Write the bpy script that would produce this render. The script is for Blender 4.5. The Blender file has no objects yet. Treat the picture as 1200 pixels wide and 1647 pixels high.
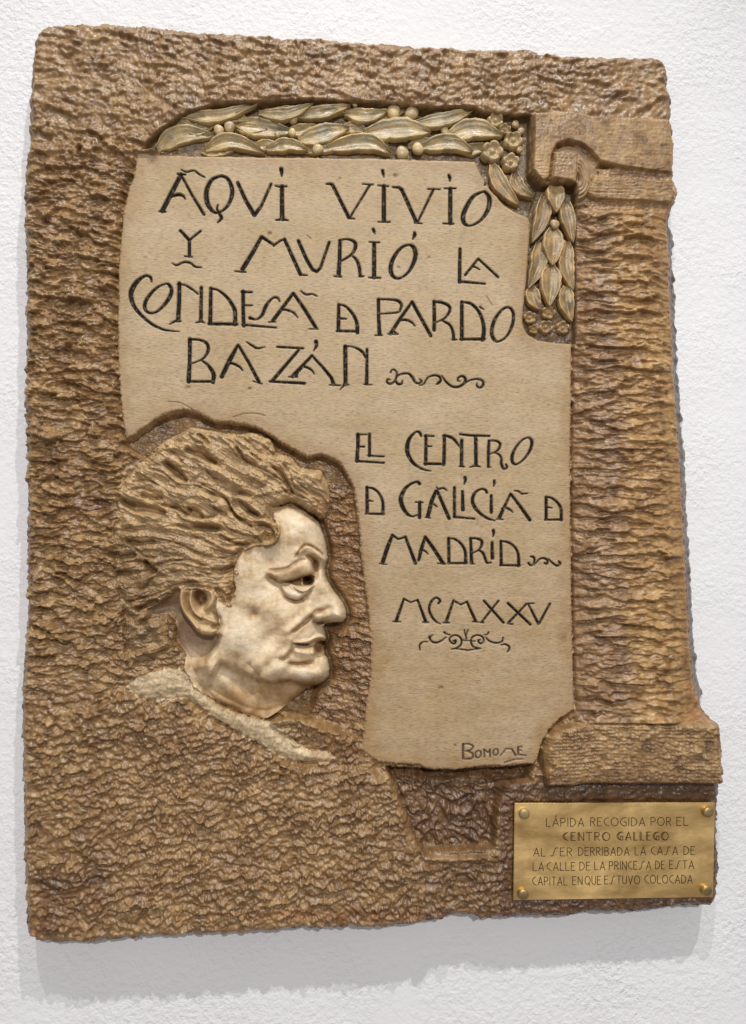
import bpy, math
import numpy as np
from mathutils import Matrix, Vector

# ------------------------------------------------------------------ camera
S = 0.0008                 # metres per drawing unit on the plaque (one photo pixel)
F = 1300.0                 # focal length in the same units
HREF = 60.0                # height of the inscription surface above the wall
CZ = 1.55                  # camera height in metres
YAW, PITCH = math.radians(5.0), math.radians(2.3)
CAM = np.array([-0.09, -(F + HREF) * S, CZ])
sc = bpy.context.scene
cam_data = bpy.data.cameras.new('camera')
cam = bpy.data.objects.new('camera', cam_data)
sc.collection.objects.link(cam)
cam_data.sensor_fit = 'VERTICAL'
cam_data.sensor_height = 24.0
cam_data.lens = F / 1647.0 * 24.0
cam_data.clip_start = 0.05
cam_data.clip_end = 50
cam.location = CAM
cam.rotation_euler = (math.pi / 2 + PITCH, 0, -YAW)
sc.camera = cam
ROT = np.array((Matrix.Rotation(-YAW, 3, 'Z') @ Matrix.Rotation(math.pi / 2 + PITCH, 3, 'X')))

# ------------------------------------------------------------------ light
world = bpy.data.worlds.new('World')
sc.world = world
world.use_nodes = True
wn = world.node_tree.nodes; wl = world.node_tree.links
bg = wn['Background']
bg.inputs['Strength'].default_value = 0.55
tc = wn.new('ShaderNodeTexCoord'); sep = wn.new('ShaderNodeSeparateXYZ'); rmp = wn.new('ShaderNodeValToRGB')
mp = wn.new('ShaderNodeMapRange')
mp.inputs['From Min'].default_value = -1; mp.inputs['From Max'].default_value = 1
rmp.color_ramp.elements[0].color = (0.46, 0.40, 0.38, 1)
rmp.color_ramp.elements[1].color = (0.84, 0.81, 0.82, 1)
e = rmp.color_ramp.elements.new(0.5); e.color = (0.65, 0.61, 0.62, 1)
wl.new(tc.outputs['Generated'], sep.inputs[0]); wl.new(sep.outputs['Z'], mp.inputs['Value'])
wl.new(mp.outputs['Result'], rmp.inputs['Fac']); wl.new(rmp.outputs['Color'], bg.inputs['Color'])

def lamp(name, d, dist, power, color, size=0.02, aim=(-0.12, 0, 1.18), cone=38):
    v = Vector((d[0], -d[2], d[1])).normalized()
    ld = bpy.data.lights.new(name, 'SPOT')
    ld.energy = power; ld.color = color; ld.shadow_soft_size = size
    ld.spot_size = math.radians(cone); ld.spot_blend = 0.9
    o = bpy.data.objects.new(name, ld)
    o.location = Vector((0.0, -0.048, 1.50)) + v * dist
    dirv = Vector(aim) - o.location
    o.rotation_euler = dirv.to_track_quat('-Z', 'Y').to_euler()
    sc.collection.objects.link(o)
    return o
lamp('ceiling_spot', (22, 108, 60), 5.0, 420, (1.0, 0.98, 0.95), 0.022)
lamp('ceiling_spot', (-13, 105, 60), 5.0, 310, (1.0, 0.98, 0.95), 0.022)
lamp('ceiling_spot', (3, 26, 60), 5.0, 380, (1.0, 0.985, 0.965), 0.02)
sc.view_settings.view_transform = 'Standard'
sc.view_settings.look = 'None'
sc.view_settings.exposure = 0.0
sc.view_settings.gamma = 1.0

# ------------------------------------------------------------------ helpers
f32 = np.float32
def p2w(px, py, h):
    """point of the drawing -> point in the place, on the plane h units in front of the wall"""
    px = np.asarray(px, dtype=np.float64); py = np.asarray(py, dtype=np.float64)
    d0 = px - 600.0; d1 = -(py - 823.5); d2 = -F
    wx = ROT[0, 0] * d0 + ROT[0, 1] * d1 + ROT[0, 2] * d2
    wy = ROT[1, 0] * d0 + ROT[1, 1] * d1 + ROT[1, 2] * d2
    wz = ROT[2, 0] * d0 + ROT[2, 1] * d1 + ROT[2, 2] * d2
    k = (-np.asarray(h) * S - CAM[1]) / wy
    return CAM[0] + wx * k, CAM[2] + wz * k

def sstep(a, b, x):
    t = np.clip((x - a) / (b - a), 0, 1)
    return t * t * (3 - 2 * t)

rs = np.random.RandomState(7)
_ang = rs.rand(256).astype(f32) * 2 * math.pi
_gx, _gy = np.cos(_ang), np.sin(_ang)
_perm = rs.permutation(256).astype(np.int32)
_rnd = rs.rand(256).astype(f32)
def perlin(x, y, seed=0):
    xi = np.floor(x); yi = np.floor(y)
    fx = (x - xi).astype(f32); fy = (y - yi).astype(f32)
    xi = xi.astype(np.int32); yi = yi.astype(np.int32) + seed * 37
    u = fx * fx * fx * (fx * (fx * 6 - 15) + 10); v = fy * fy * fy * (fy * (fy * 6 - 15) + 10)
    def g(ix, iy, dx, dy):
        h = _perm[(_perm[ix & 255] + iy + seed * 13) & 255]
        return _gx[h] * dx + _gy[h] * dy
    a = g(xi, yi, fx, fy); b = g(xi + 1, yi, fx - 1, fy)
    c = g(xi, yi + 1, fx, fy - 1); d = g(xi + 1, yi + 1, fx - 1, fy - 1)
    return ((a + (b - a) * u) * (1 - v) + (c + (d - c) * u) * v) * 1.5
def fbm(x, y, seed=0, n=3):
    r = 0; a = 1.0
    for i in range(n):
        r = r + a * perlin(x * 2 ** i, y * 2 ** i, seed + i); a *= 0.5
    return r

def chips(x, y, ang, lx, ly, seed, jit=0.9, slope=1.0):
    """overlapping struck chips: tilted facets, low at the top edge and proud at the lower edge; returns height and a random value per chip"""
    c, s_ = math.cos(math.radians(ang)), math.sin(math.radians(ang))
    u = (x * c + y * s_) / lx; v = (-x * s_ + y * c) / ly
    u = u + 0.5 * (np.floor(v).astype(np.int32) & 1) * 0 + 0.34 * perlin(u * 1.9, v * 1.9, seed) + 0.16 * perlin(u * 5, v * 5, seed + 1)
    v = v + 0.34 * perlin(u * 1.9, v * 1.9, seed + 2) + 0.16 * perlin(u * 5, v * 5, seed + 3)
    ui = np.floor(u).astype(np.int32); vi = np.floor(v).astype(np.int32)
    best = np.full(u.shape, 9e9, f32); hh = np.zeros(u.shape, f32); idv = np.zeros(u.shape, f32)
    for dj in (-1, 0, 1):
        for di in (-1, 0, 1):
            a_ = ui + di; b_ = vi + dj
            k1 = _perm[(_perm[(a_ + seed * 7) & 255] + b_ + seed * 3) & 255]
            k2 = _perm[(k1 + 91) & 255]; k3 = _perm[(k2 + 47) & 255]; k4 = _perm[(k3 + 23) & 255]
            du = u - (a_ + 0.5 + jit * (_rnd[k1] - .5)); dv = v - (b_ + 0.5 + jit * (_rnd[k2] - .5))
            d = du * du + dv * dv
            m = d < best
            best = np.where(m, d, best)
            h_ = slope * (0.35 + 0.9 * _rnd[k4]) * dv + 0.7 * (_rnd[k3] - .5) * du + 0.75 * (_rnd[k4] - .5) - 0.25 * d
            hh = np.where(m, h_, hh); idv = np.where(m, _rnd[k3], idv)
    return hh.astype(f32), idv

def axis(lo, hi, f0, f1, fine, coarse):
    a = np.linspace(lo, f0, int(round((f0 - lo) / coarse)) + 1)[:-1]
    b = np.linspace(f0, f1, int(round((f1 - f0) / fine)) + 1)[:-1]
    c = np.linspace(f1, hi, int(round((hi - f1) / coarse)) + 1)
    return np.concatenate([a, b, c]).astype(f32)
FINE, COARSE = 1.05, 1.6
xs = axis(14, 1192, 186, 926, FINE, COARSE)
ys = axis(22, 1532, 262, 1112, FINE, 1.5)
NX, NY = len(xs), len(ys)
X, Y = np.meshgrid(xs, ys)
H = np.full((NY, NX), 62.0, f32)
REG = np.zeros((NY, NX), np.int16)
PAINT = np.zeros((NY, NX), f32)
TINT = np.ones((NY, NX, 3), f32)

def win(x0, y0, x1, y1):
    i0, i1 = np.searchsorted(xs, [x0, x1]); j0, j1 = np.searchsorted(ys, [y0, y1])
    return slice(max(j0 - 1, 0), min(j1 + 1, NY)), slice(max(i0 - 1, 0), min(i1 + 1, NX))

def catmull(p, n=7):
    p = np.asarray(p, float)
    closed = np.allclose(p[0, :2], p[-1, :2])
    if closed: q = np.vstack([p[-2], p, p[1]])
    else: q = np.vstack([2 * p[0] - p[1], p, 2 * p[-1] - p[-2]])
    out = []
    for i in range(1, len(q) - 2):
        for t in np.linspace(0, 1, n, endpoint=False):
            out.append(0.5 * ((2 * q[i]) + (-q[i - 1] + q[i + 1]) * t + (2 * q[i - 1] - 5 * q[i] + 4 * q[i + 1] - q[i + 2]) * t * t
                              + (-q[i - 1] + 3 * q[i] - 3 * q[i + 1] + q[i + 2]) * t ** 3))
    out.append(q[-2])
    return np.array(out)

def poly_sdf(pts, pad=40, full=False):
    """signed distance, positive inside; returns window and field"""
    p = np.asarray(pts, float)
    w = (slice(0, NY), slice(0, NX)) if full else win(p[:, 0].min() - pad, p[:, 1].min() - pad, p[:, 0].max() + pad, p[:, 1].max() + pad)
    x, y = X[w], Y[w]
    d2 = np.full(x.shape, 1e9, f32); ins = np.zeros(x.shape, bool)
    n = len(p)
    for i in range(n):
        ax, ay = p[i]; bx, by = p[(i + 1) % n]
        ex, ey = bx - ax, by - ay
        L = ex * ex + ey * ey + 1e-9
        t = np.clip(((x - ax) * ex + (y - ay) * ey) / L, 0, 1)
        dd = (x - ax - t * ex) ** 2 + (y - ay - t * ey) ** 2
        np.minimum(d2, dd, out=d2)
        if ay != by:
            c = (ay > y) != (by > y)
            ins ^= c & (x < (bx - ax) * (y - ay) / (by - ay) + ax)
    d = np.sqrt(d2)
    return w, np.where(ins, d, -d)

def line_field(pts, rad, smooth=True):
    """distance to a line, arc position, signed distance, local radius"""
    p = np.asarray(pts, float)
    if p.shape[1] == 2: p = np.hstack([p, np.full((len(p), 1), rad)])
    if smooth and len(p) > 2: p = catmull(p)
    m = p[:, 2].max() * 1.0 + rad
    w = win(p[:, 0].min() - m, p[:, 1].min() - m, p[:, 0].max() + m, p[:, 1].max() + m)
    x, y = X[w], Y[w]
    best = np.full(x.shape, 1e9, f32); arc = np.zeros(x.shape, f32); sg = np.zeros(x.shape, f32); rr = np.full(x.shape, 1, f32)
    lens = np.hypot(np.diff(p[:, 0]), np.diff(p[:, 1])); cum = np.concatenate([[0], np.cumsum(lens)])
    for i in range(len(p) - 1):
        ax, ay, ar = p[i]; bx, by, br = p[i + 1]
        ex, ey = bx - ax, by - ay; L = ex * ex + ey * ey + 1e-9
        t = np.clip(((x - ax) * ex + (y - ay) * ey) / L, 0, 1)
        d = np.sqrt((x - ax - t * ex) ** 2 + (y - ay - t * ey) ** 2)
        r = ar + (br - ar) * t
        m_ = d < best
        best = np.where(m_, d, best); rr = np.where(m_, r, rr)
        arc = np.where(m_, cum[i] + t * lens[i], arc)
        sg = np.where(m_, np.sign(ex * (y - ay) - ey * (x - ax)), sg)
    return w, best, arc, best * sg, rr, cum[-1]

G = 1.0
def bump(pts, wd, amp):
    amp = amp * G
    w, d, a, s, r, L = line_field(pts, wd * 3)
    if np.asarray(pts).shape[1] == 3: wd = r
    H[w] += amp * np.exp(-(d / wd) ** 2)
def crease(pts, wd, amp):
    amp = amp * G
    w, d, a, s, r, L = line_field(pts, wd * 4)
    e = np.clip(np.minimum(a, L - a) / 8.0, 0.15, 1)
    H[w] -= amp * e * np.exp(-(d / wd) ** 1.4)
def step(pts, wd, amp, reach=25, side=1):
    """raise the side (below the line when drawn left to right if side=1)"""
    amp = amp * G
    w, d, a, s, r, L = line_field(pts, reach * 2)
    e = np.clip(np.minimum(a, L - a) / 10.0, 0.0, 1)
    H[w] += amp * e * (1 / (1 + np.exp(np.clip(-side * s / wd, -30, 30)))) * np.exp(-(d / reach) ** 2)
def blob(cx, cy, rx, ry, amp, ang=0, p=2.0):
    amp = amp * G
    R = max(rx, ry) * 2.2
    w = win(cx - R, cy - R, cx + R, cy + R)
    c, s_ = math.cos(math.radians(ang)), math.sin(math.radians(ang))
    u = ((X[w] - cx) * c + (Y[w] - cy) * s_) / rx; v = (-(X[w] - cx) * s_ + (Y[w] - cy) * c) / ry
    H[w] += amp * np.exp(-(u * u + v * v) ** (p / 2))
def stain_or_light(cx, cy, rx, ry, col, k=1.0, ang=0, ns=9.0, seed=3):
    R = max(rx, ry) * 2.4
    w = win(cx - R, cy - R, cx + R, cy + R)
    c, s_ = math.cos(math.radians(ang)), math.sin(math.radians(ang))
    u = ((X[w] - cx) * c + (Y[w] - cy) * s_) / rx; v = (-(X[w] - cx) * s_ + (Y[w] - cy) * c) / ry
    q = u * u + v * v + 0.9 * fbm(X[w] / ns, Y[w] / ns, seed)
    m = (k * np.exp(-np.clip(q, 0, 9) ** 1.5))[..., None]
    TINT[w] *= (1 - m) + m * np.array(col, f32)

def linestain_or_shade(pts, wd, col, k=1.0):
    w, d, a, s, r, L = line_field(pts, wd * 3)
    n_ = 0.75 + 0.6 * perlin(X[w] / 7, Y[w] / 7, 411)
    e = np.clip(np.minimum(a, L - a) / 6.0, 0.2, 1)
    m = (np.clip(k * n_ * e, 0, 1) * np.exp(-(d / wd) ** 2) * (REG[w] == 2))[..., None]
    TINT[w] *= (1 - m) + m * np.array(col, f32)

# ------------------------------------------------------------------ outlines of the carved fields
OUT = [(60,62),(66,50),(78,43),(95,40),(140,41),(180,42),(250,44),(300,52),(380,56),(450,62),(520,64),(580,70),(700,78),(800,82),(850,82),(870,88),(940,92),(1000,95),(1050,94),(1066,100),(1073,115),(1072,135),(1079,160),(1080,190),(1085,225),(1083,270),(1089,296),(1090,312),(1083,335),(1083,380),(1085,430),(1088,520),(1092,590),(1098,680),(1103,740),(1107,800),(1110,880),(1115,960),(1119,1040),(1124,1100),(1135,1146),(1154,1164),(1158,1220),(1160,1260),(1163,1272),(1157,1300),(1157,1360),(1160,1400),(1156,1450),(1148,1465),(1100,1465),(1040,1473),(1000,1475),(900,1473),(850,1472),(800,1476),(740,1473),(700,1477),(620,1489),(560,1485),(500,1489),(420,1495),(330,1499),(250,1502),(160,1510),(90,1514),(58,1511),(44,1500),(41,1440),(39,1380),(37,1250),(35,1120),(37,1080),(43,1000),(43,900),(43,820),(42,740),(39,640),(41,560),(41,480),(43,420),(38,360),(39,300),(41,270),(49,210),(48,160),(51,110)]
OUT = [(487 + (x - 487) * 1.0085 + (5 if x > 1130 else 1 if x > 1060 and y > 150 else 0), 880 + (y - 880) * 1.0085) for x, y in OUT]
PANEL = [(221,246),(300,250),(420,252),(600,254),(765,259),(776,284),(790,306),(812,330),(832,342),(851,349),(853,372),(848,440),(842,500),(841,520),(848,537),(866,547),(895,551),(921,552),(920,640),(919,760),(920,900),(923,1040),(926,1142),(905,1156),(884,1176),(871,1198),(866,1224),(858,1229),(838,1230),(810,1233),(790,1232),(760,1236),(720,1239),(690,1238),(672,1231),(655,1230),(630,1229),(608,1226),(590,1214),(582,1204),(586,1170),(590,1130),(596,1100),(598,1077),(596,1023),(591,970),(583,908),(576,832),(568,782),(549,747),(534,736),(517,731),(494,735),(470,722),(448,709),(430,697),(410,686),(380,681),(345,678),(320,664),(295,659),(270,664),(249,675),(230,690),(214,701),(203,706),(199,690),(193,640),(189,560),(189,470),(192,400),(198,340),(207,300),(214,285)]
TOPBED = [(228,240),(240,222),(262,203),(285,187),(305,177),(345,167),(420,163),(500,159),(600,163),(700,173),(745,172),(790,181),(855,184),(854,240),(853,275),(866,292),(874,300),(870,322),(852,352),(832,342),(812,330),(790,306),(776,284),(765,259),(600,254),(420,252),(300,250)]
SIDEBED = [(868,298),(925,298),(928,340),(928,552),(895,552),(866,547),(848,537),(841,520),(842,500),(848,440),(852,380),(852,345)]
HEAD = [(463,812),(490,820),(508,834),(514,842),(521,862),(525,880),(527,898),(524,908),(522,916),(523,925),(527,935),(535,949),(545,962),(552,972),(556,983),(557,995),(552,1001),(538,1003),(524,1005),(520,1010),(522,1018),(525,1028),(523,1033),(518,1035),(521,1044),(522,1056),(527,1064),(530,1078),(529,1091),(522,1099),(510,1105),(500,1108),(480,1124),(460,1139),(446,1148),(430,1157),(408,1154),(385,1146),(350,1131),(325,1115),(308,1098),(296,1075),(300,1050),(290,1030),(280,1000),(280,960),(300,900),(380,840),(430,815)]
HAIR = [(515,836),(505,828),(497,824),(486,815),(475,808),(462,808),(448,814),(438,822),(440,834),(447,846),(448,858),(441,871),(430,876),(418,874),(404,877),(392,886),(382,900),(377,916),(376,930),(380,944),(376,958),(370,970),(360,972),(350,955),(330,946),(305,944),(288,952),(280,962),(268,985),(270,1020),(280,1040),(250,1062),(215,1070),(203,1050),(198,1000),(190,960),(184,900),(186,850),(192,800),(196,770),(205,748),(235,735),(262,706),(290,692),(306,684),(340,690),(358,694),(380,697),(402,693),(435,705),(446,726),(469,733),(484,751),(517,754),(527,775),(532,793),(530,818),(523,832)]
EAR = [(291,946),(288,958),(288,972),(294,987),(306,1002),(316,1015),(326,1022),(342,1023),(352,1017),(354,1004),(352,992),(349,978),(350,962),(346,948),(330,940),(305,940)]
COLLAR = [(203,1106),(212,1094),(232,1084),(262,1077),(288,1074),(302,1084),(312,1104),(332,1122),(358,1139),(392,1151),(425,1158),(440,1165),(470,1190),(500,1208),(522,1205),(545,1214),(560,1224),(540,1230),(505,1226),(470,1224),(446,1214),(420,1198),(390,1182),(350,1159),(326,1140),(298,1122),(270,1126),(240,1126),(222,1120)]
ROBE = [(20,1130),(110,1140),(170,1122),(203,1108),(240,1126),(298,1122),(350,1159),(420,1198),(470,1224),(540,1230),(600,1232),(622,1256),(640,1300),(660,1352),(678,1378),(720,1400),(720,1540),(20,1540)]
RECESS = [(622,1236),(700,1240),(800,1238),(860,1232),(852,1256),(815,1266),(800,1300),(796,1366),(740,1370),(684,1374),(668,1345),(648,1296),(634,1262)]
PILAST = [(923,333),(960,328),(1098,328),(1150,1180),(925,1180),(921,760)]
CAPA = [(857,187),(900,184),(1100,190),(1100,277),(1050,272),(1000,265),(968,257),(953,241),(936,233),(910,231),(893,237),(885,252),(880,292),(868,296),(854,284)]
CAPB = [(958,278),(1000,282),(1100,288),(1100,326),(1040,322),(960,318),(944,310)]
BOSS = [(888,250),(928,250),(925,300),(883,294)]
BASE = [(872,1228),(873,1204),(882,1184),(898,1172),(920,1166),(1000,1165),(1100,1166),(1190,1167),(1190,1264),(1100,1262),(1000,1262),(876,1259)]

# ------------------------------------------------------------------ rough-hewn stone
def chisel(x, y, ang, row, length, seed, warp=1.0, sharp=0.72):
    c, s_ = math.cos(math.radians(ang)), math.sin(math.radians(ang))
    u = x * c + y * s_; v = -x * s_ + y * c
    v = v / row + warp * (0.85 * perlin(u / (length * 2.2), v / (row * 3.0), seed) + 0.38 * perlin(u / (length * 0.7), v / (row * 1.3), seed + 1) + 0.16 * perlin(u / (length * 0.25), v / (row * .5), seed + 5))
    r = np.floor(v); s = (v - r).astype(f32)
    prof = s / sharp * (s < sharp) + (1 - s) / (1 - sharp) * (s >= sharp)
    prof = prof * prof * (3 - 2 * prof)
    m = 0.62 + 0.75 * perlin(u / length + r * 7.3, r * 3.7 + 0.37, seed + 2)
    return prof * np.clip(m, 0.08, 1.3)
gx, gy = X, Y
wx = gx + 9 * perlin(gx / 55, gy / 55, 11); wy = gy + 7 * perlin(gx / 55, gy / 55, 12)
n_big = fbm(gx / 85, gy / 85, 21)
n_mid = fbm(gx / 16, gy / 10, 22, 2)
n_small = fbm(gx / 4.5, gy / 3.4, 23, 2)
k1, id1 = chips(wx, wy, 9, 28, 14.5, 31); k2, id2 = chips(wx, wy, -20, 12, 8, 33)
c_left = 3.5 + k1 * 6.5 + k2 * 3.4 + chisel(wx, wy, 10, 22, 30, 35) * 2.6
k3, id3 = chips(wx, wy, -16, 15.5, 10, 41); k4, id4 = chips(wx, wy, 20, 8, 5.6, 43)
c_robe = 3.2 + k3 * 4.6 + k4 * 2.2 + chisel(wx, wy, -13, 15, 15, 44, 1.1) * 2.4
k5, id5 = chips(wx, wy, 6, 20, 10, 51); k6, id6 = chips(wx, wy, -30, 8, 6, 53)
c_top = 2.5 + k5 * 3.4 + k6 * 1.8 + chisel(wx, wy, 3, 12, 22, 55, 1.1) * 1.4
k7, id7 = chips(gx, 0.5 * (wy + gy), 2, 48, 15, 61, .9, 1.1); k8, id8 = chips(gx, gy, -4, 18, 7.5, 63)
c_pil = 3.5 + k7 * 5.0 + k8 * 1.6 + chisel(gx, gy + 0.5 * (wy - gy), 2, 23, 50, 65, 1.3) * 4.0
def soft(a, n):
    for _ in range(n):
        a = np.pad(a, 1, mode='edge'); a = (a[:-2] + 2 * a[1:-1] + a[2:]) / 4; a = (a[:, :-2] + 2 * a[:, 1:-1] + a[:, 2:]) / 4
    return a
c_left, c_robe, c_top, c_pil = soft(c_left, 1), soft(c_robe, 1), soft(c_top, 2), soft(c_pil, 1)
w_top = sstep(235, 150, Y + 14 * perlin(X / 40, Y / 40, 71)) 
w_robe = sstep(1040, 1170, Y + 0.35 * (X - 100) + 22 * perlin(X / 50, Y / 50, 72))
rough = c_left * (1 - w_top) * (1 - w_robe) + c_top * w_top + c_robe * w_robe * (1 - w_top)
CHIP = (0.6 * id1 + 0.4 * id2) * (1 - w_top) * (1 - w_robe) + (0.6 * id5 + 0.4 * id6) * w_top + (0.6 * id3 + 0.4 * id4) * w_robe * (1 - w_top)
H[:] = 54.5 + 2.5 * n_big + 1.45 * np.clip(1 + 0.45 * fbm(X / 48, Y / 36, 421), .45, 1.5) * rough + 0.9 * n_mid + 0.6 * n_small
H += 4.0 * w_top
# right flank fades to the pilaster
wP, sdP = poly_sdf(PILAST, 30)
k = sstep(-2, 4, sdP)
xc = (925 + 1083 + (Y[wP] - 335) * 0.05) / 2; hw = xc - 921
u = np.clip((X[wP] - xc) / hw, -1, 1)
pil = 54.5 + 19 * (1 - np.abs(u) ** 2.6) + 1.45 * c_pil[wP] * (1 - 0.6 * sstep(0.55, 0.8, u)) * (0.65 + 0.35 * sstep(-1, -.6, u)) + 1.2 * n_big[wP] + 0.5 * n_small[wP] + 0.8 * n_mid[wP]
pil += 7 * sstep(1135, 1172, Y[wP])
H[wP] = H[wP] * (1 - k) + pil * k
REG[wP] = np.where(sdP > 0, 7, REG[wP])
# robe mass
wR, sdR = poly_sdf(ROBE, 10)
k = sstep(-1, 12, sdR)
H[wR] += k * (4 + 7 * sstep(300, 0, sdR) * 0.6) * sstep(20, 160, X[wR])
REG[wR] = np.where(sdR > 0, 4, REG[wR])
wC, sdC = poly_sdf(RECESS, 20)
k = sstep(-3, 5, sdC + 2 * n_small[wC])
big = chisel(wx[wC], wy[wC], -18, 30, 30, 91, 1.4) * 8 + chisel(wx[wC], wy[wC], 30, 14, 18, 92) * 4
H[wC] = H[wC] * (1 - k) + k * (35 + big + n_small[wC] + n_mid[wC] - 8 * sstep(1262, 1238, Y[wC]))
# pale ledge below the recess and broken edge beside it
bump([(684,1379),(715,1382),(750,1381),(790,1377)], 5, 8)
bump([(622,1255),(634,1285),(648,1330),(664,1366)], 6, 8)
TINT[wC] *= 1 - k[..., None] * np.array([.22, .27, .28], f32)  # shade inside the recess painted in as a darker tone
stain_or_light(735, 1381, 60, 5, (1.45, 1.5, 1.7), .8, 0, 9)
stain_or_light(645, 1310, 7, 62, (1.25, 1.35, 1.5), .6, -20, 9)
crease([(636,1258),(650,1296),(664,1335),(682,1370)], 3, 9)
crease([(684,1374),(720,1376),(780,1374)], 2.5, 5)
# face of the lower right block around the metal plate: flatter
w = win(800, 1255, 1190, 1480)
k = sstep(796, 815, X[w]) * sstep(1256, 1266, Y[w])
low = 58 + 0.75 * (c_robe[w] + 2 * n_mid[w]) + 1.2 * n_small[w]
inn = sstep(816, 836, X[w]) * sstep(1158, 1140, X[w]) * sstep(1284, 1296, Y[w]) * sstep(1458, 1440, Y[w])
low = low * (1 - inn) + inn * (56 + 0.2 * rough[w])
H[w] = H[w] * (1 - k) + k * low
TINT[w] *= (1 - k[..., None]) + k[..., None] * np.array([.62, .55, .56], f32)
# capital and base blocks, tooled in fine lines
def tooled(poly, h, reg, tx, ty, seed, edge=5, vs=0.0, amp=1.0):
    w_, sd = poly_sdf(poly, 20)
    x, y = X[w_], Y[w_]
    k_ = sstep(-2.5, 0.5, sd + 0.8 * n_small[w_])
    yy = y + 2.0 * perlin(x / 60, y / 30, seed) + 0.8 * perlin(x / 14, y / 10, seed + 3)
    xx = x + 1.6 * perlin(x / 25, y / 40, seed + 1)
    t = 0.75 * np.sin(yy * 2 * math.pi / ty) * (0.6 + 0.9 * perlin(x / 22, y / 9, seed + 4)) + vs * np.sin(xx * 2 * math.pi / tx) * (0.6 + 0.9 * perlin(x / 9, y / 20, seed + 5))
    kq, iq = chips(x, y, 0.6, 10, 5.6, seed + 9, 0.5, 1.0)
    t = 0.35 * t + 1.25 * kq
    hh = h - 5 * (1 - sstep(0, edge, sd)) ** 2 + amp * t + 1.4 * perlin(x / 40, y / 30, seed + 6) + 0.5 * n_small[w_]
    H[w_] = H[w_] * (1 - k_) + hh * k_
    REG[w_] = np.where(sd > -0.5, reg, REG[w_])
    return w_, sd
# ground behind capital
w = win(930, 262, 1190, 345); k = sstep(934, 960, X[w]) * sstep(262, 268, Y[w]) * sstep(345, 334, Y[w])
H[w] = H[w] * (1 - k) + k * (66 + n_small[w] + 0.3 * rough[w])
w = win(857, 236, 975, 340); k = sstep(1, 0, np.hypot((X[w] - 920) / 58, (Y[w] - 286) / 58) - 0.0) * 0 + 1.0 * (np.hypot((X[w] - 918) / 50, (Y[w] - 284) / 48) < 1)
H[w] = H[w] * (1 - k) + k * 64
tooled(CAPA, 74, 8, 5.5, 4.6, 101, 3, 0.25, 0.55)
tooled(CAPB, 74, 8, 5.5, 4.6, 111, 4, 0.15, 0.8)
tooled(BASE, 84, 9, 6.4, 5.4, 121, 6, 0.9, 2.5)
# scroll beside the boss
wv = win(880, 236, 965, 332); x, y = X[wv], Y[wv]
rad = np.hypot((x - 920) / 1.0, (y - 288) / 1.18); an = np.degrees(np.arctan2(y - 288, x - 920))
ring = (rad < 33) & (x > 895) & (y < 330 - 0.35 * (x - 920) * 0)
ring &= ~((y > 300) & (x < 925)) & ~((y > 326))
hr = 76 - 7 * ((rad - 25) / 9) ** 2 * (rad > 25) + 1.2 * np.sin(rad * 1.3) - 9 * sstep(14, 6, rad) 
sm = sstep(33.5, 32, rad) * (ring)
H[wv] = H[wv] * (1 - sm) + sm * hr
REG[wv] = np.where(ring, 12, REG[wv])
tooled(BOSS, 77, 12, 9, 6, 131, 5, 0.3, 0.5)

# ------------------------------------------------------------------ beds of the garland
for poly, reg in ((TOPBED, 5), (SIDEBED, 6)):
    w_, sd = poly_sdf(poly, 10)
    k_ = sstep(-1.2, 2.2, sd + 0.5 * n_small[w_])
    H[w_] = H[w_] * (1 - k_) + k_ * ((39 if reg == 5 else 44) + 1.5 * n_mid[w_] + 0.4 * n_small[w_])
    REG[w_] = np.where(sd > 0, reg, REG[w_])

# ------------------------------------------------------------------ inscription panel
wN, sdN = poly_sdf(PANEL, 30)
rag = 1.5 * perlin(X[wN] / 4.5, Y[wN] / 3.5, 141) + 1.2 * perlin(X[wN] / 11, Y[wN] / 9, 142)
smooth_edge = sstep(600, 700, X[wN]) * sstep(640, 540, Y[wN]) + sstep(300, 255, Y[wN]) * sstep(215, 240, X[wN])
sdN2 = sdN + rag * (1 - np.clip(smooth_edge, 0, 1))
k = sstep(-1.6, 1.2, sdN2)
hp = 60 - 2.0 * (1 - sstep(0, 3.5, sdN2)) + 0.35 * perlin(X[wN] / 70, Y[wN] / 50, 143) + 0.22 * perlin(X[wN] / 9, Y[wN] / 1.6, 144)
# carved-away margin along the ragged left and lower sides, under the head edge and below the panel
mar = sstep(-26, -2, sdN) * (sdN < 2)
leftm = sstep(300, 215, X[wN]) * sstep(240, 270, Y[wN]) * sstep(720, 690, Y[wN])
H[wN] -= 9 * sstep(-12, -1, sdN) * leftm
lowm = sstep(1200, 1228, Y[wN]) * sstep(590, 610, X[wN])
H[wN] -= 9 * sstep(-22, -3, sdN) * lowm
rightm = sstep(900, 920, X[wN]) * sstep(545, 560, Y[wN]) * sstep(1150, 1130, Y[wN])
H[wN] -= 8 * sstep(-5, -1, sdN) * rightm
basem = sstep(855, 868, X[wN]) * sstep(1140, 1150, Y[wN])
H[wN] -= 10 * sstep(-8, -1, sdN) * basem * (X[wN] < 925)

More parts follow.
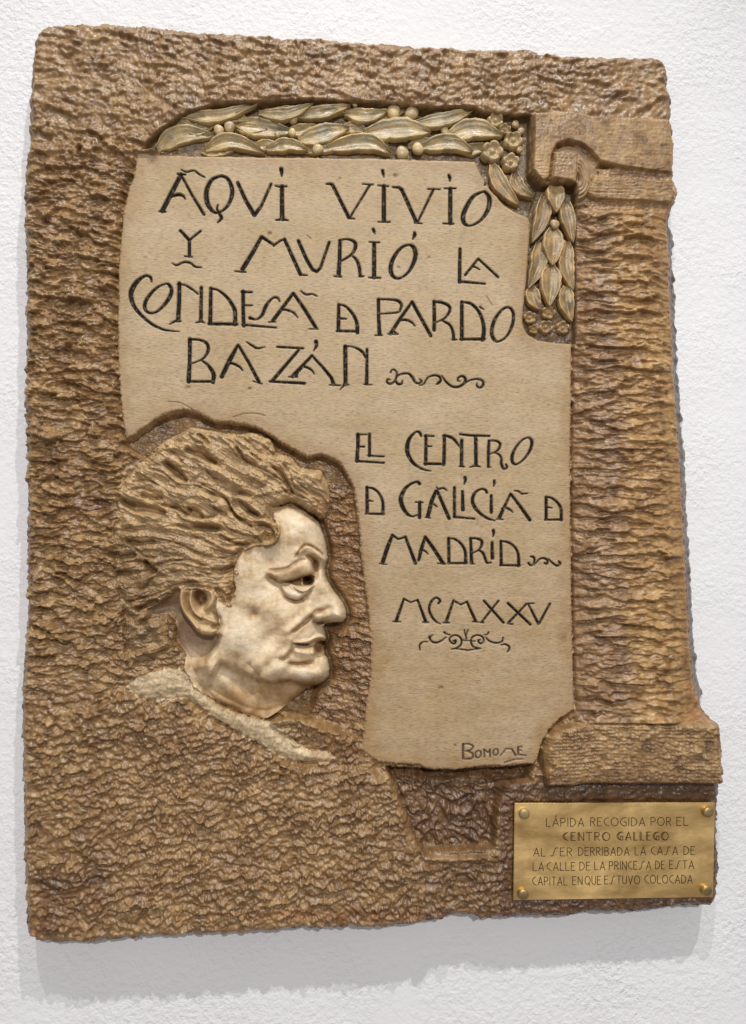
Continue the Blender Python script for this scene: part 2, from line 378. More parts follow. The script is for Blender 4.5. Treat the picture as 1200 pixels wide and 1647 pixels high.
# ------------------------------------------------------------------ hollow behind the head
HOLLOW = [(199,712),(214,700),(249,675),(295,659),(345,678),(410,686),(448,709),(494,735),(517,731),(549,747),(568,782),(576,832),(583,908),(591,970),(596,1023),(598,1077),(590,1130),(584,1190),(560,1180),(520,1165),(470,1150),(430,1160),(420,1100),(440,900),(380,760),(300,720),(240,745)]
wH, sdH = poly_sdf(HOLLOW, 20)
xh, yh = X[wH], Y[wH]
k = sstep(-6, 3, sdH)
kh, idh = chips(xh, yh, 10, 24, 11, 151)
rr_ = 3 + kh * 5.5 + chisel(xh, yh, 9, 17, 28, 153, 1.1) * 3.5 + 1.2 * n_small[wH] + 1.2 * n_mid[wH]
edge = sstep(540, 598, xh) * sstep(740, 790, yh)
wH2, sdHead = poly_sdf(HEAD, 60)
hd = np.full(X.shape, -60.0, f32); hd[wH2] = sdHead
base_h = 36 + 15 * sstep(530, 590, xh) * sstep(750, 800, yh) + 3 * n_big[wH]
calm = 1 - 0.75 * sstep(-26, -4, hd[wH]) * (xh > 500)
darkband = sstep(790, 745, yh)
H[wH] = H[wH] * (1 - k) + k * (base_h + rr_ * calm * (1 - 0.6 * darkband) - 4 * darkband)
REG[wH] = np.where((sdH > 0) & (REG[wH] == 0), 0, REG[wH])
# panel over everything else
kk = sstep(-1.6, 1.2, sdN2)
H[wN] = H[wN] * (1 - kk) + kk * hp
REG[wN] = np.where(sdN2 > -0.8, 1, REG[wN])
bedm = np.isin(REG, (5, 6))

# ------------------------------------------------------------------ face and neck
wF, sdF = poly_sdf(HEAD, 12)
xf, yf = X[wF], Y[wF]
dd = np.clip(sdF, 0, 60)
wL, dL, aL, sL, rL, LL = line_field([(296,1070),(312,1104),(350,1133),(388,1149),(430,1160)], 45)
bl = np.zeros(H.shape, f32); bl[wL] = 17 * np.clip(1 - dL / 44, 0, 1)
dd = np.maximum(dd, bl[wF])
dome = 38 + 27 * np.sqrt(1 - (1 - np.clip(dd / 26, 0, 1)) ** 2) + 9 * sstep(10, 60, dd)
neck = sstep(0, 26, (yf - 1092) - 0.10 * (480 - xf)) 
k = sstep(-1.2, 1.0, sdF)
H[wF] = H[wF] * (1 - k) + k * dome
REG[wF] = np.where(sdF > -0.5, 2, REG[wF])
FACE = (REG == 2)
G = 1.4
# neck plane sits back under the jaw
step([(350,1062),(380,1078),(406,1088),(420,1094),(442,1096),(466,1094),(484,1101),(504,1108),(516,1112)], 3.0, -13, 55, 1)
blob(372, 1120, 40, 60, -3, 0)
bump([(332,1050),(345,1078),(372,1108),(400,1140)], 13, 6)
bump([(440,1100),(455,1112),(470,1118)], 9, 3)
crease([(318,1100),(345,1128),(390,1146)], 4, 4)
# jowl, cheek, cheek bone
blob(385, 1022, 34, 34, 6.5)
blob(432, 1070, 30, 22, 4.5)
blob(428, 975, 40, 18, 4.5, 20)
blob(455, 1000, 14, 24, 3, 35)
blob(410, 986, 9, 8, -4.5)
blob(440, 1020, 18, 9, -3.5, -45)
bump([(395,1085),(425,1060),(455,1030),(480,1008)], 9, 2.6)
bump([(425,1085),(440,1075),(456,1070)], 9, 3.2)
crease([(408,1088),(422,1078),(434,1062)], 7, 2.5)
crease([(396,1062),(412,1078),(418,1090)], 8, 3.5)
# forehead and temple
blob(478, 850, 24, 20, 5)
blob(440, 895, 14, 18, -3.5)
blob(400, 930, 22, 24, 2)
# frown fold above the brow and its crease
bump([(480,888),(490,882),(502,885),(514,893),(523,901)], 5, 5.5)
crease([(475,897),(482,885),(490,877),(500,878),(513,886),(524,897)], 1.7, 6.5)
crease([(488,883),(498,884),(508,890)], 1.2, 1.8)
# deep root of the nose
blob(507, 909, 6, 11, -9, -14)
crease([(491,893),(500,898),(507,905),(509,916)], 3.2, 7)
# upper lid: a heavy fold with a sharp lower edge
bump([(434,921,5),(450,925,8),(468,919,9),(485,912,11),(497,913,9)], 9, 3.5)
crease([(430,916),(445,916),(462,913),(474,905),(486,900),(495,901)], 1.6, 4.5)
step([(430,921),(440,929),(450,935),(466,933),(482,928),(495,925),(505,921)], 1.1, -12, 9, 1)
# eye opening
eyepoly = [(452,936),(466,934),(482,929),(500,924),(506,927),(506,936),(503,941),(496,942),(486,944),(476,942),(466,938)]
wE, sdE = poly_sdf(eyepoly, 8)
H[wE] -= 9 * sstep(-0.8, 2.4, sdE)
EYEM = np.zeros(H.shape, f32); EYEM[wE] = sstep(-0.5, 1.6, sdE)
blob(495.5, 934, 7.5, 6.5, -13, 0, 5)
bump([(485,930),(485.5,935),(486,940)], 1.1, 7)
blob(473, 936, 8, 3.5, 2.5, -8)
blob(507, 925, 5, 10, -4)
# lower lid and bag
bump([(468,941),(478,947),(488,949.5),(496,946),(503,941)], 2.8, 5)
bump([(456,944,5),(463,951,7),(474,956,7),(485,955,6),(494,950,4)], 7, 3.4)
crease([(466,938),(474,946),(486,952),(497,949)], 1.3, 3.5)
crease([(451,940),(454,952),(463,962),(478,966),(489,962),(497,953),(503,944)], 2.2, 6)
step([(451,941),(455,954),(465,963),(479,966),(490,961),(498,952)], 1.6, -3, 10, 1)
# nose
bump([(521,925),(527,942),(536,958),(546,974)], 8, 3.5)
blob(543, 988, 13, 12, 8)
blob(514, 991, 13, 7.5, 8, 4, 3)
crease([(503,992),(506,984),(514,981),(524,983)], 1.9, 5)
blob(528, 979, 8, 5, -4.5)
blob(508, 972, 9, 8, -2)
crease([(500,995),(507,1001),(516,1002)], 2, 4)
blob(516, 1003.5, 6, 2.8, -10, -5, 3)
step([(500,999),(512,1000),(522,998),(535,1001),(548,1002)], 1.6, -7, 8, 1)
# nasolabial fold and upper lip
crease([(506,984),(500,992),(492,999),(482,1007),(467,1018)], 3.0, 7.5)
bump([(498,984),(486,996),(472,1008),(460,1014)], 7, 3.5)
bump([(508,1008),(500,1018),(488,1026)], 8, 2.5)
bump([(474,1032),(484,1031),(497,1029.5),(508,1024.5),(517,1023.5),(524,1027)], 2.6, 4.0)
step([(470,1031),(478,1034.5),(488,1035.5),(498,1034.5),(508,1030),(518,1028.5),(526,1031)], 1.0, -10, 7, 1)
crease([(473,1033),(484,1036),(500,1038)], 1.3, 8)
# lower lip, broken away in front
bump([(478,1044,6),(488,1046,8),(500,1049,8)], 7, 6)
blob(504, 1046, 5.5, 6, 4, 0, 4)
blob(515, 1043, 9, 9.5, -17, 0, 4)
crease([(508,1052),(514,1058),(522,1054)], 2, 4)
crease([(472,1033),(470,1044),(464,1053),(455,1058),(446,1057)], 2.3, 6)
bump([(468,1028),(464,1042),(456,1050)], 6, 3.5)
crease([(461,1064),(472,1066),(486,1067),(500,1064),(506,1060)], 3.0, 8)
# chin
blob(496, 1082, 26, 13, 8.5, 4, 3)
blob(514, 1075, 12, 12, 4.5)
G = 1.0
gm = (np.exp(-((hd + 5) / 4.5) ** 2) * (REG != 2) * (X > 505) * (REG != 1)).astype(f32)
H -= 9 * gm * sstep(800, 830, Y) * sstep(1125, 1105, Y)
TINT *= (1 - (gm * sstep(800, 830, Y) * sstep(1125, 1105, Y))[..., None] * np.array([.42, .36, .30], f32))  # shadow along the profile painted into the ground, with its olive line
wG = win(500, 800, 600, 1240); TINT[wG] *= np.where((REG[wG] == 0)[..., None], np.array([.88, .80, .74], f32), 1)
# edge wear near the ear and mottling
H[FACE] += (0.5 * fbm(X / 14, Y / 14, 161, 3) + 0.12 * n_small)[FACE]
# ------------------------------------------------------------------ collar
wK, sdK = poly_sdf(COLLAR, 15)
sdK = sdK + 2.6 * perlin(X[wK] / 9, Y[wK] / 7, 431) - 7 * sstep(500, 560, X[wK])
k = sstep(-1, 3, sdK + 1.2 * n_small[wK])
xk, yk = X[wK], Y[wK]
str_ = perlin((xk + 0.35 * yk) / 3.2, (yk - .3 * xk) / 15, 171)
hk = 59 + 7 * np.sqrt(np.clip(sdK / 18, 0, 1)) + 0.9 * str_ + 0.5 * n_small[wK] + 1.5 * n_mid[wK]
H[wK] = H[wK] * (1 - k) + k * hk
REG[wK] = np.where(sdK > 0, 11, REG[wK])
crease([(312,1090),(330,1112),(352,1130),(380,1143),(425,1157)], 2.5, 2.5)
crease([(432,1164),(452,1182),(474,1192),(486,1190)], 3, 8)
crease([(450,1180),(470,1200),(480,1204),(500,1196)], 2.4, 5)
crease([(340,1128),(356,1142),(374,1150)], 2, 3)
bump([(442,1160),(462,1154),(488,1158),(516,1172),(548,1190)], 9, 8)
crease([(452,1168),(470,1170),(490,1178)], 3, 5)
crease([(500,1172),(520,1182),(540,1196)], 3, 4)

# ------------------------------------------------------------------ hair: swept locks
wI, sdI = poly_sdf(HAIR, 14)
xi_, yi_ = X[wI], Y[wI]
sdI = sdI + sstep(250, 215, xi_) * 7 * perlin(xi_ / 12, yi_ / 12, 183)
k = sstep(-1.5, 2.5, sdI + 1.2 * n_small[wI])
lh = 55 + 3 * sstep(190, 300, xi_) + 5 * sstep(300, 420, xi_)
hb = lh * 1.0 + 4 * sstep(0, 20, sdI) - 8 * (1 - sstep(0, 14, sdI)) * sstep(215, 250, xi_) + 6.0 * perlin((xi_ + 0.5 * yi_) / 34, (yi_ - 0.45 * xi_) / 17, 181) + 1.2 * n_mid[wI]
H[wI] = H[wI] * (1 - k) + k * hb
REG[wI] = np.where(sdI > 0, 3, REG[wI])
HBASE = H.copy()
HBASE[REG == 3] -= 5
rl = np.random.RandomState(5)
def lock(pts, lift=9.0, n=2, seed=None):
    seed = rl.randint(200) if seed is None else seed
    w_, d, a, s, r, L = line_field(pts, 4)
    r = r * (1 + 0.22 * perlin(a / 14, a * 0 + 0.5, seed))
    q = np.clip(d / r, 0, 1)
    prof = np.sqrt(1 - q * q)
    ends = np.clip(np.minimum(a, L - a) / 9 + 0.35, 0, 1)
    g = np.cos(s / r * math.pi * (n + .5) + 1.7 * perlin(a / 22, s * 0 + 0.3, seed + 1) + seed)
    g2 = perlin(a / 18, s / 1.9, seed + 2)
    nk = perlin(a / 5, s / 5, seed + 3)
    nz = sstep(-.5, .4, perlin(a / 16, a * 0 + .7, seed + 4))
    hh = HBASE[w_] - 3 + lift * prof * ends + 0.9 * g * prof * nz + 0.9 * g2 + 0.9 * nk
    m = (d < r) & (REG[w_] != 1)
    H[w_] = np.where(m, np.maximum(H[w_], hh), H[w_])
    REG[w_] = np.where(m & (REG[w_] != 12), 3, REG[w_])
LOCKS = [
 [(236,738,7),(262,716,9),(290,702,9),(312,694,7)],
 [(205,770,8),(232,756,11),(262,762,12),(290,782,9)],
 [(236,748,10),(268,736,13),(300,748,13),(322,768,9)],
 [(266,720,9),(292,722,12),(318,738,13),(345,756,12),(372,770,10),(398,786,10),(425,798,7)],
 [(300,698,9),(325,706,12),(345,728,12),(362,746,12),(385,758,12),(408,766,12),(432,778,9)],
 [(335,696,8),(360,702,10),(380,722,10),(400,738,11),(424,750,12),(446,765,10),(458,778,7)],
 [(362,696,6),(380,702,8),(396,718,8),(412,734,9),(434,744,9),(455,754,8)],
 [(398,700,8),(416,705,12),(432,716,12),(440,732,7)],
 [(440,736,7),(458,742,11),(476,756,12),(498,766,13),(520,772,9)],
 [(446,742,5),(456,756,6),(464,774,7),(478,790,7),(498,803,7),(512,818,6)],
 [(458,748,5),(468,764,6),(474,778,6),(490,792,6),(506,806,5)],
 [(530,808,7),(522,792,10),(504,784,11),(486,774,9),(470,762,7)],
 [(527,828,4),(530,812,5),(526,798,7)],
 [(436,814,6),(450,801,9),(470,797,10),(489,806,10),(505,819,9),(515,831,5)],
 [(400,800,7),(420,792,9),(442,790,10),(462,786,9),(478,790,6)],
 [(196,786,8),(216,796,10),(244,800,9),(264,806,6)],
 [(268,790,8),(300,797,9),(330,800,9),(352,808,6)],
 [(196,815,6),(222,828,7),(250,834,7),(280,840,7),(310,848,7)],
 [(292,815,6),(312,808,10),(336,810,11),(357,820,5)],
 [(372,804,6),(386,801,9),(402,809,9),(416,821,8),(428,832,6)],
 [(283,822,6),(302,834,7),(326,839,7),(350,840,9),(376,850,9),(402,857,8),(420,860,5)],
 [(345,852,7),(375,866,8),(402,871,8),(426,873,5)],
 [(205,846,8),(235,846,9),(266,846,9),(300,857,9),(336,872,9),(360,880,7)],
 [(340,876,7),(368,884,8),(392,881,7),(410,874,5)],
 [(190,866,9),(225,860,9),(262,866,9),(300,877,9),(332,889,8),(356,897,6),(378,894,5)],
 [(186,892,8),(216,884,9),(252,880,9),(286,889,9),(318,900,8),(345,906,6)],
 [(188,918,8),(224,914,9),(256,902,9),(286,901,9),(320,908,8),(352,911,7),(376,908,5)],
 [(194,942,8),(230,935,9),(262,920,9),(292,914,9),(322,920,9),(352,926,7),(378,922,6)],
 [(196,966,8),(226,957,9),(256,944,9),(282,934,9),(312,932,8),(346,934,8),(374,934,6)],
 [(208,976,7),(240,961,8),(270,948,7),(290,944,5)],
 [(283,948,6),(308,940,7),(334,941,7),(352,947,5)],
 [(350,938,6),(364,950,6),(376,956,4)],
 [(350,950,5),(360,963,5),(370,972,4)],
 [(214,1002,8),(240,986,9),(264,974,7)],
 [(208,1028,9),(236,1012,10),(262,1000,8)],
 [(214,1052,8),(244,1046,8),(272,1038,6)],
 [(204,988,7),(206,1010,7),(204,1035,7)],
]
for i, L_ in enumerate(LOCKS): lock(L_, 14 if L_[0][0] > 240 else 12, 2 if max(p[2] for p in L_) > 8 else 1)
# the long S-shaped strand and the curl
lock([(272,770,4),(290,779,5),(327,784,6),(356,796,6),(370,815,6),(382,831,6),(406,841,6),(428,840,5),(442,848,5)], 14, 2)
lock([(406,838,4),(428,838,5),(442,847,5.5),(446,858,5),(440,869,5.5),(428,873,5),(420,866,4.5),(421,857,4),(429,853,3.5)], 22, 1)
blob(430, 862, 4, 4, -12)
crease([(412,846),(424,845),(437,852),(441,860),(436,868),(426,868)], 1.3, 6)
# dark pockets between locks
for p, a_ in (([(302,725,4),(322,732,5),(346,744,3)],11),([(268,746,4),(282,758,6),(298,772,3)],13),([(322,700,2.5),(334,712,3)],7),
             ([(228,797,3),(244,801,4.5),(258,801,3)],9),([(197,806,4),(214,814,6),(240,818,7),(262,824,4)],12),([(304,819,3),(314,825,5.5),(324,831,3)],10),
             ([(178,892,4),(196,895,6),(214,893,4)],8),([(187,922,4),(220,920,4)],8),([(234,904,3),(241,914,5),(250,918,3)],10),
             ([(314,848,4),(334,849,5),(350,851,4)],10),([(344,918,4),(360,918,5),(372,911,3)],6),([(382,722,3),(392,738,3),(410,748,3)],7),
             ([(372,818,2.5),(384,834,2.5),(404,846,2)],7),([(388,808,3),(402,822,4),(414,828,3)],8),([(440,752,2),(456,768,3),(470,792,3)],7),
             ([(346,818,3),(362,828,3)],7),([(205,870,3),(226,874,4),(246,872,3)],7),([(262,812,2),(284,818,2),(300,829,2)],6),([(222,980,3),(250,968,4)],8),
             ([(326,780,2),(344,789,2),(364,805,2.5),(371,822,2)],6),([(230,1000,4),(252,994,4)],6),([(196,852,5),(212,850,5)],6),([(356,862,2),(380,874,2.5),(398,877,2)],5)):
    bump(p, 4, -a_ * 1.6)
for p in ([(245,755),(262,760),(278,774),(290,780),(312,782),(328,785),(345,795),(361,801),(369,813),(377,829),(391,837),(410,843)],
 [(360,706),(374,712),(384,726),(394,740),(410,750),(425,757),(440,765),(458,776)],[(328,752),(340,766),(352,774),(368,778)],
 [(456,770),(464,784),(474,795),(490,803)],[(450,780),(460,791),(478,802)],[(243,865),(275,871),(295,878),(320,890),(342,896),(364,897),(385,888)],
 [(247,909),(280,902),(304,901),(320,906),(335,911)],[(316,918),(336,923),(354,924),(369,917),(381,905)],[(220,949),(233,944),(247,930),(268,924)],
 [(289,941),(305,937),(323,937)],[(199,970),(220,964),(247,957),(277,945)],[(208,874),(233,895),(256,896)],[(350,789),(364,802),(372,820),(385,833),(406,839)],
 [(373,797),(387,793),(412,800)],[(383,808),(396,820),(415,827)],[(354,833),(367,850),(394,860)],[(350,860),(362,868),(392,866)],[(350,875),(371,878),(390,870)],
 [(402,727),(412,737),(425,745)],[(454,743),(467,764),(473,785),(492,795),(508,806)],[(205,790),(225,785),(248,792)],[(214,775),(236,772),(258,782)],
 [(270,815),(285,816),(300,826),(322,832),(340,832),(352,826)],[(196,905),(220,903),(244,908)],[(300,862),(322,866),(345,878)],[(262,848),(290,846),(318,856)],
 [(302,700),(318,712),(332,714)],[(272,724),(286,734),(296,748)],[(380,702),(392,706),(406,716)],[(420,716),(434,726),(448,736)]):
    crease(p, 1.6, 6.5)
hm = (REG == 3)
kz, iz = chips(X, Y, 28, 13, 7, 197); kz2, iz2 = chips(X, Y, -8, 13, 6, 198)
wz = sstep(800, 900, Y + 0.3 * (300 - X))
H[hm] += (2.5 * (kz * (1 - wz) + kz2 * wz))[hm]
# fine scratches across the locks
H[hm] += (1.1 * perlin((X + 1.6 * Y) / 22, (Y - 0.55 * X) / 2.6, 191) + 0.7 * perlin((X) / 3.2, (Y + .3 * X) / 9, 192))[hm]
crease([(436,818),(450,809),(468,807),(486,816),(500,827),(514,836)], 2.5, 3)

# hollow behind and under the ear, seam at the back of the head
HB = [(291,952),(262,966),(236,980),(242,992),(270,990),(282,1004),(280,1030),(296,1052),(306,1074),(330,1064),(350,1040),(356,1022),(330,1000),(300,975)]
wB, sdB = poly_sdf(HB, 16)
k = sstep(-5, 7, sdB)
H[wB] = H[wB] * (1 - k) + k * (44 - 5 * sstep(0, 14, sdB) + 0.8 * n_big[wB] + 0.3 * n_small[wB] + 14 * sstep(1040, 1075, Y[wB]) + 12 * sstep(335, 356, X[wB]))
REG[wB] = np.where(sdB > 2, 2, REG[wB])
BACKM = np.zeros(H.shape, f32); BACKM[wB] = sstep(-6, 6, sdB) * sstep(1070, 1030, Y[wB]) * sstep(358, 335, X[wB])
crease([(197,972),(200,1000),(200,1040),(206,1080)], 1.6, 5)
crease([(203,976),(206,1010),(203,1050)], 1.4, 4)
# ------------------------------------------------------------------ ear
wA, sdA = poly_sdf(EAR, 10)
xa, ya = X[wA], Y[wA]
k = sstep(-0.8, 1.2, sdA) * sstep(948, 953, ya + 0.1 * np.abs(xa - 318))
ha = 60 + 6 * sstep(0, 6, sdA)
H[wA] = H[wA] * (1 - k) + k * ha
REG[wA] = np.where((k > 0.5), 10, REG[wA])
bump([(294,950),(293,964),(298,981),(309,996),(319,1008)], 4.0, 8)
crease([(302,950),(301,968),(307,983),(317,993),(330,998)], 2.6, 11)
bump([(309,952),(308,968),(314,983),(324,992)], 2.8, 6)
blob(322, 963, 10, 15, -20, -8, 3)
blob(331, 983, 6, 6, -7, 0)
bump([(341,950),(344,962),(338,974),(333,980)], 5.0, 9)
bump([(326,990),(338,996),(350,1000)], 4, 6)
crease([(340,982),(347,988),(353,998)], 2.0, 8)
blob(332, 1013, 16, 7, 7, 12)
blob(346, 1007, 5, 3.6, -10, 0, 3)
crease([(320,1003),(330,1003),(340,1005)], 1.5, 4)
crease([(354,985),(355,1002),(352,1018)], 3, 5)
bump([(350,974),(357,986),(360,998)], 5, 2.5)
H[REG == 10] += (0.25 * n_small)[REG == 10]

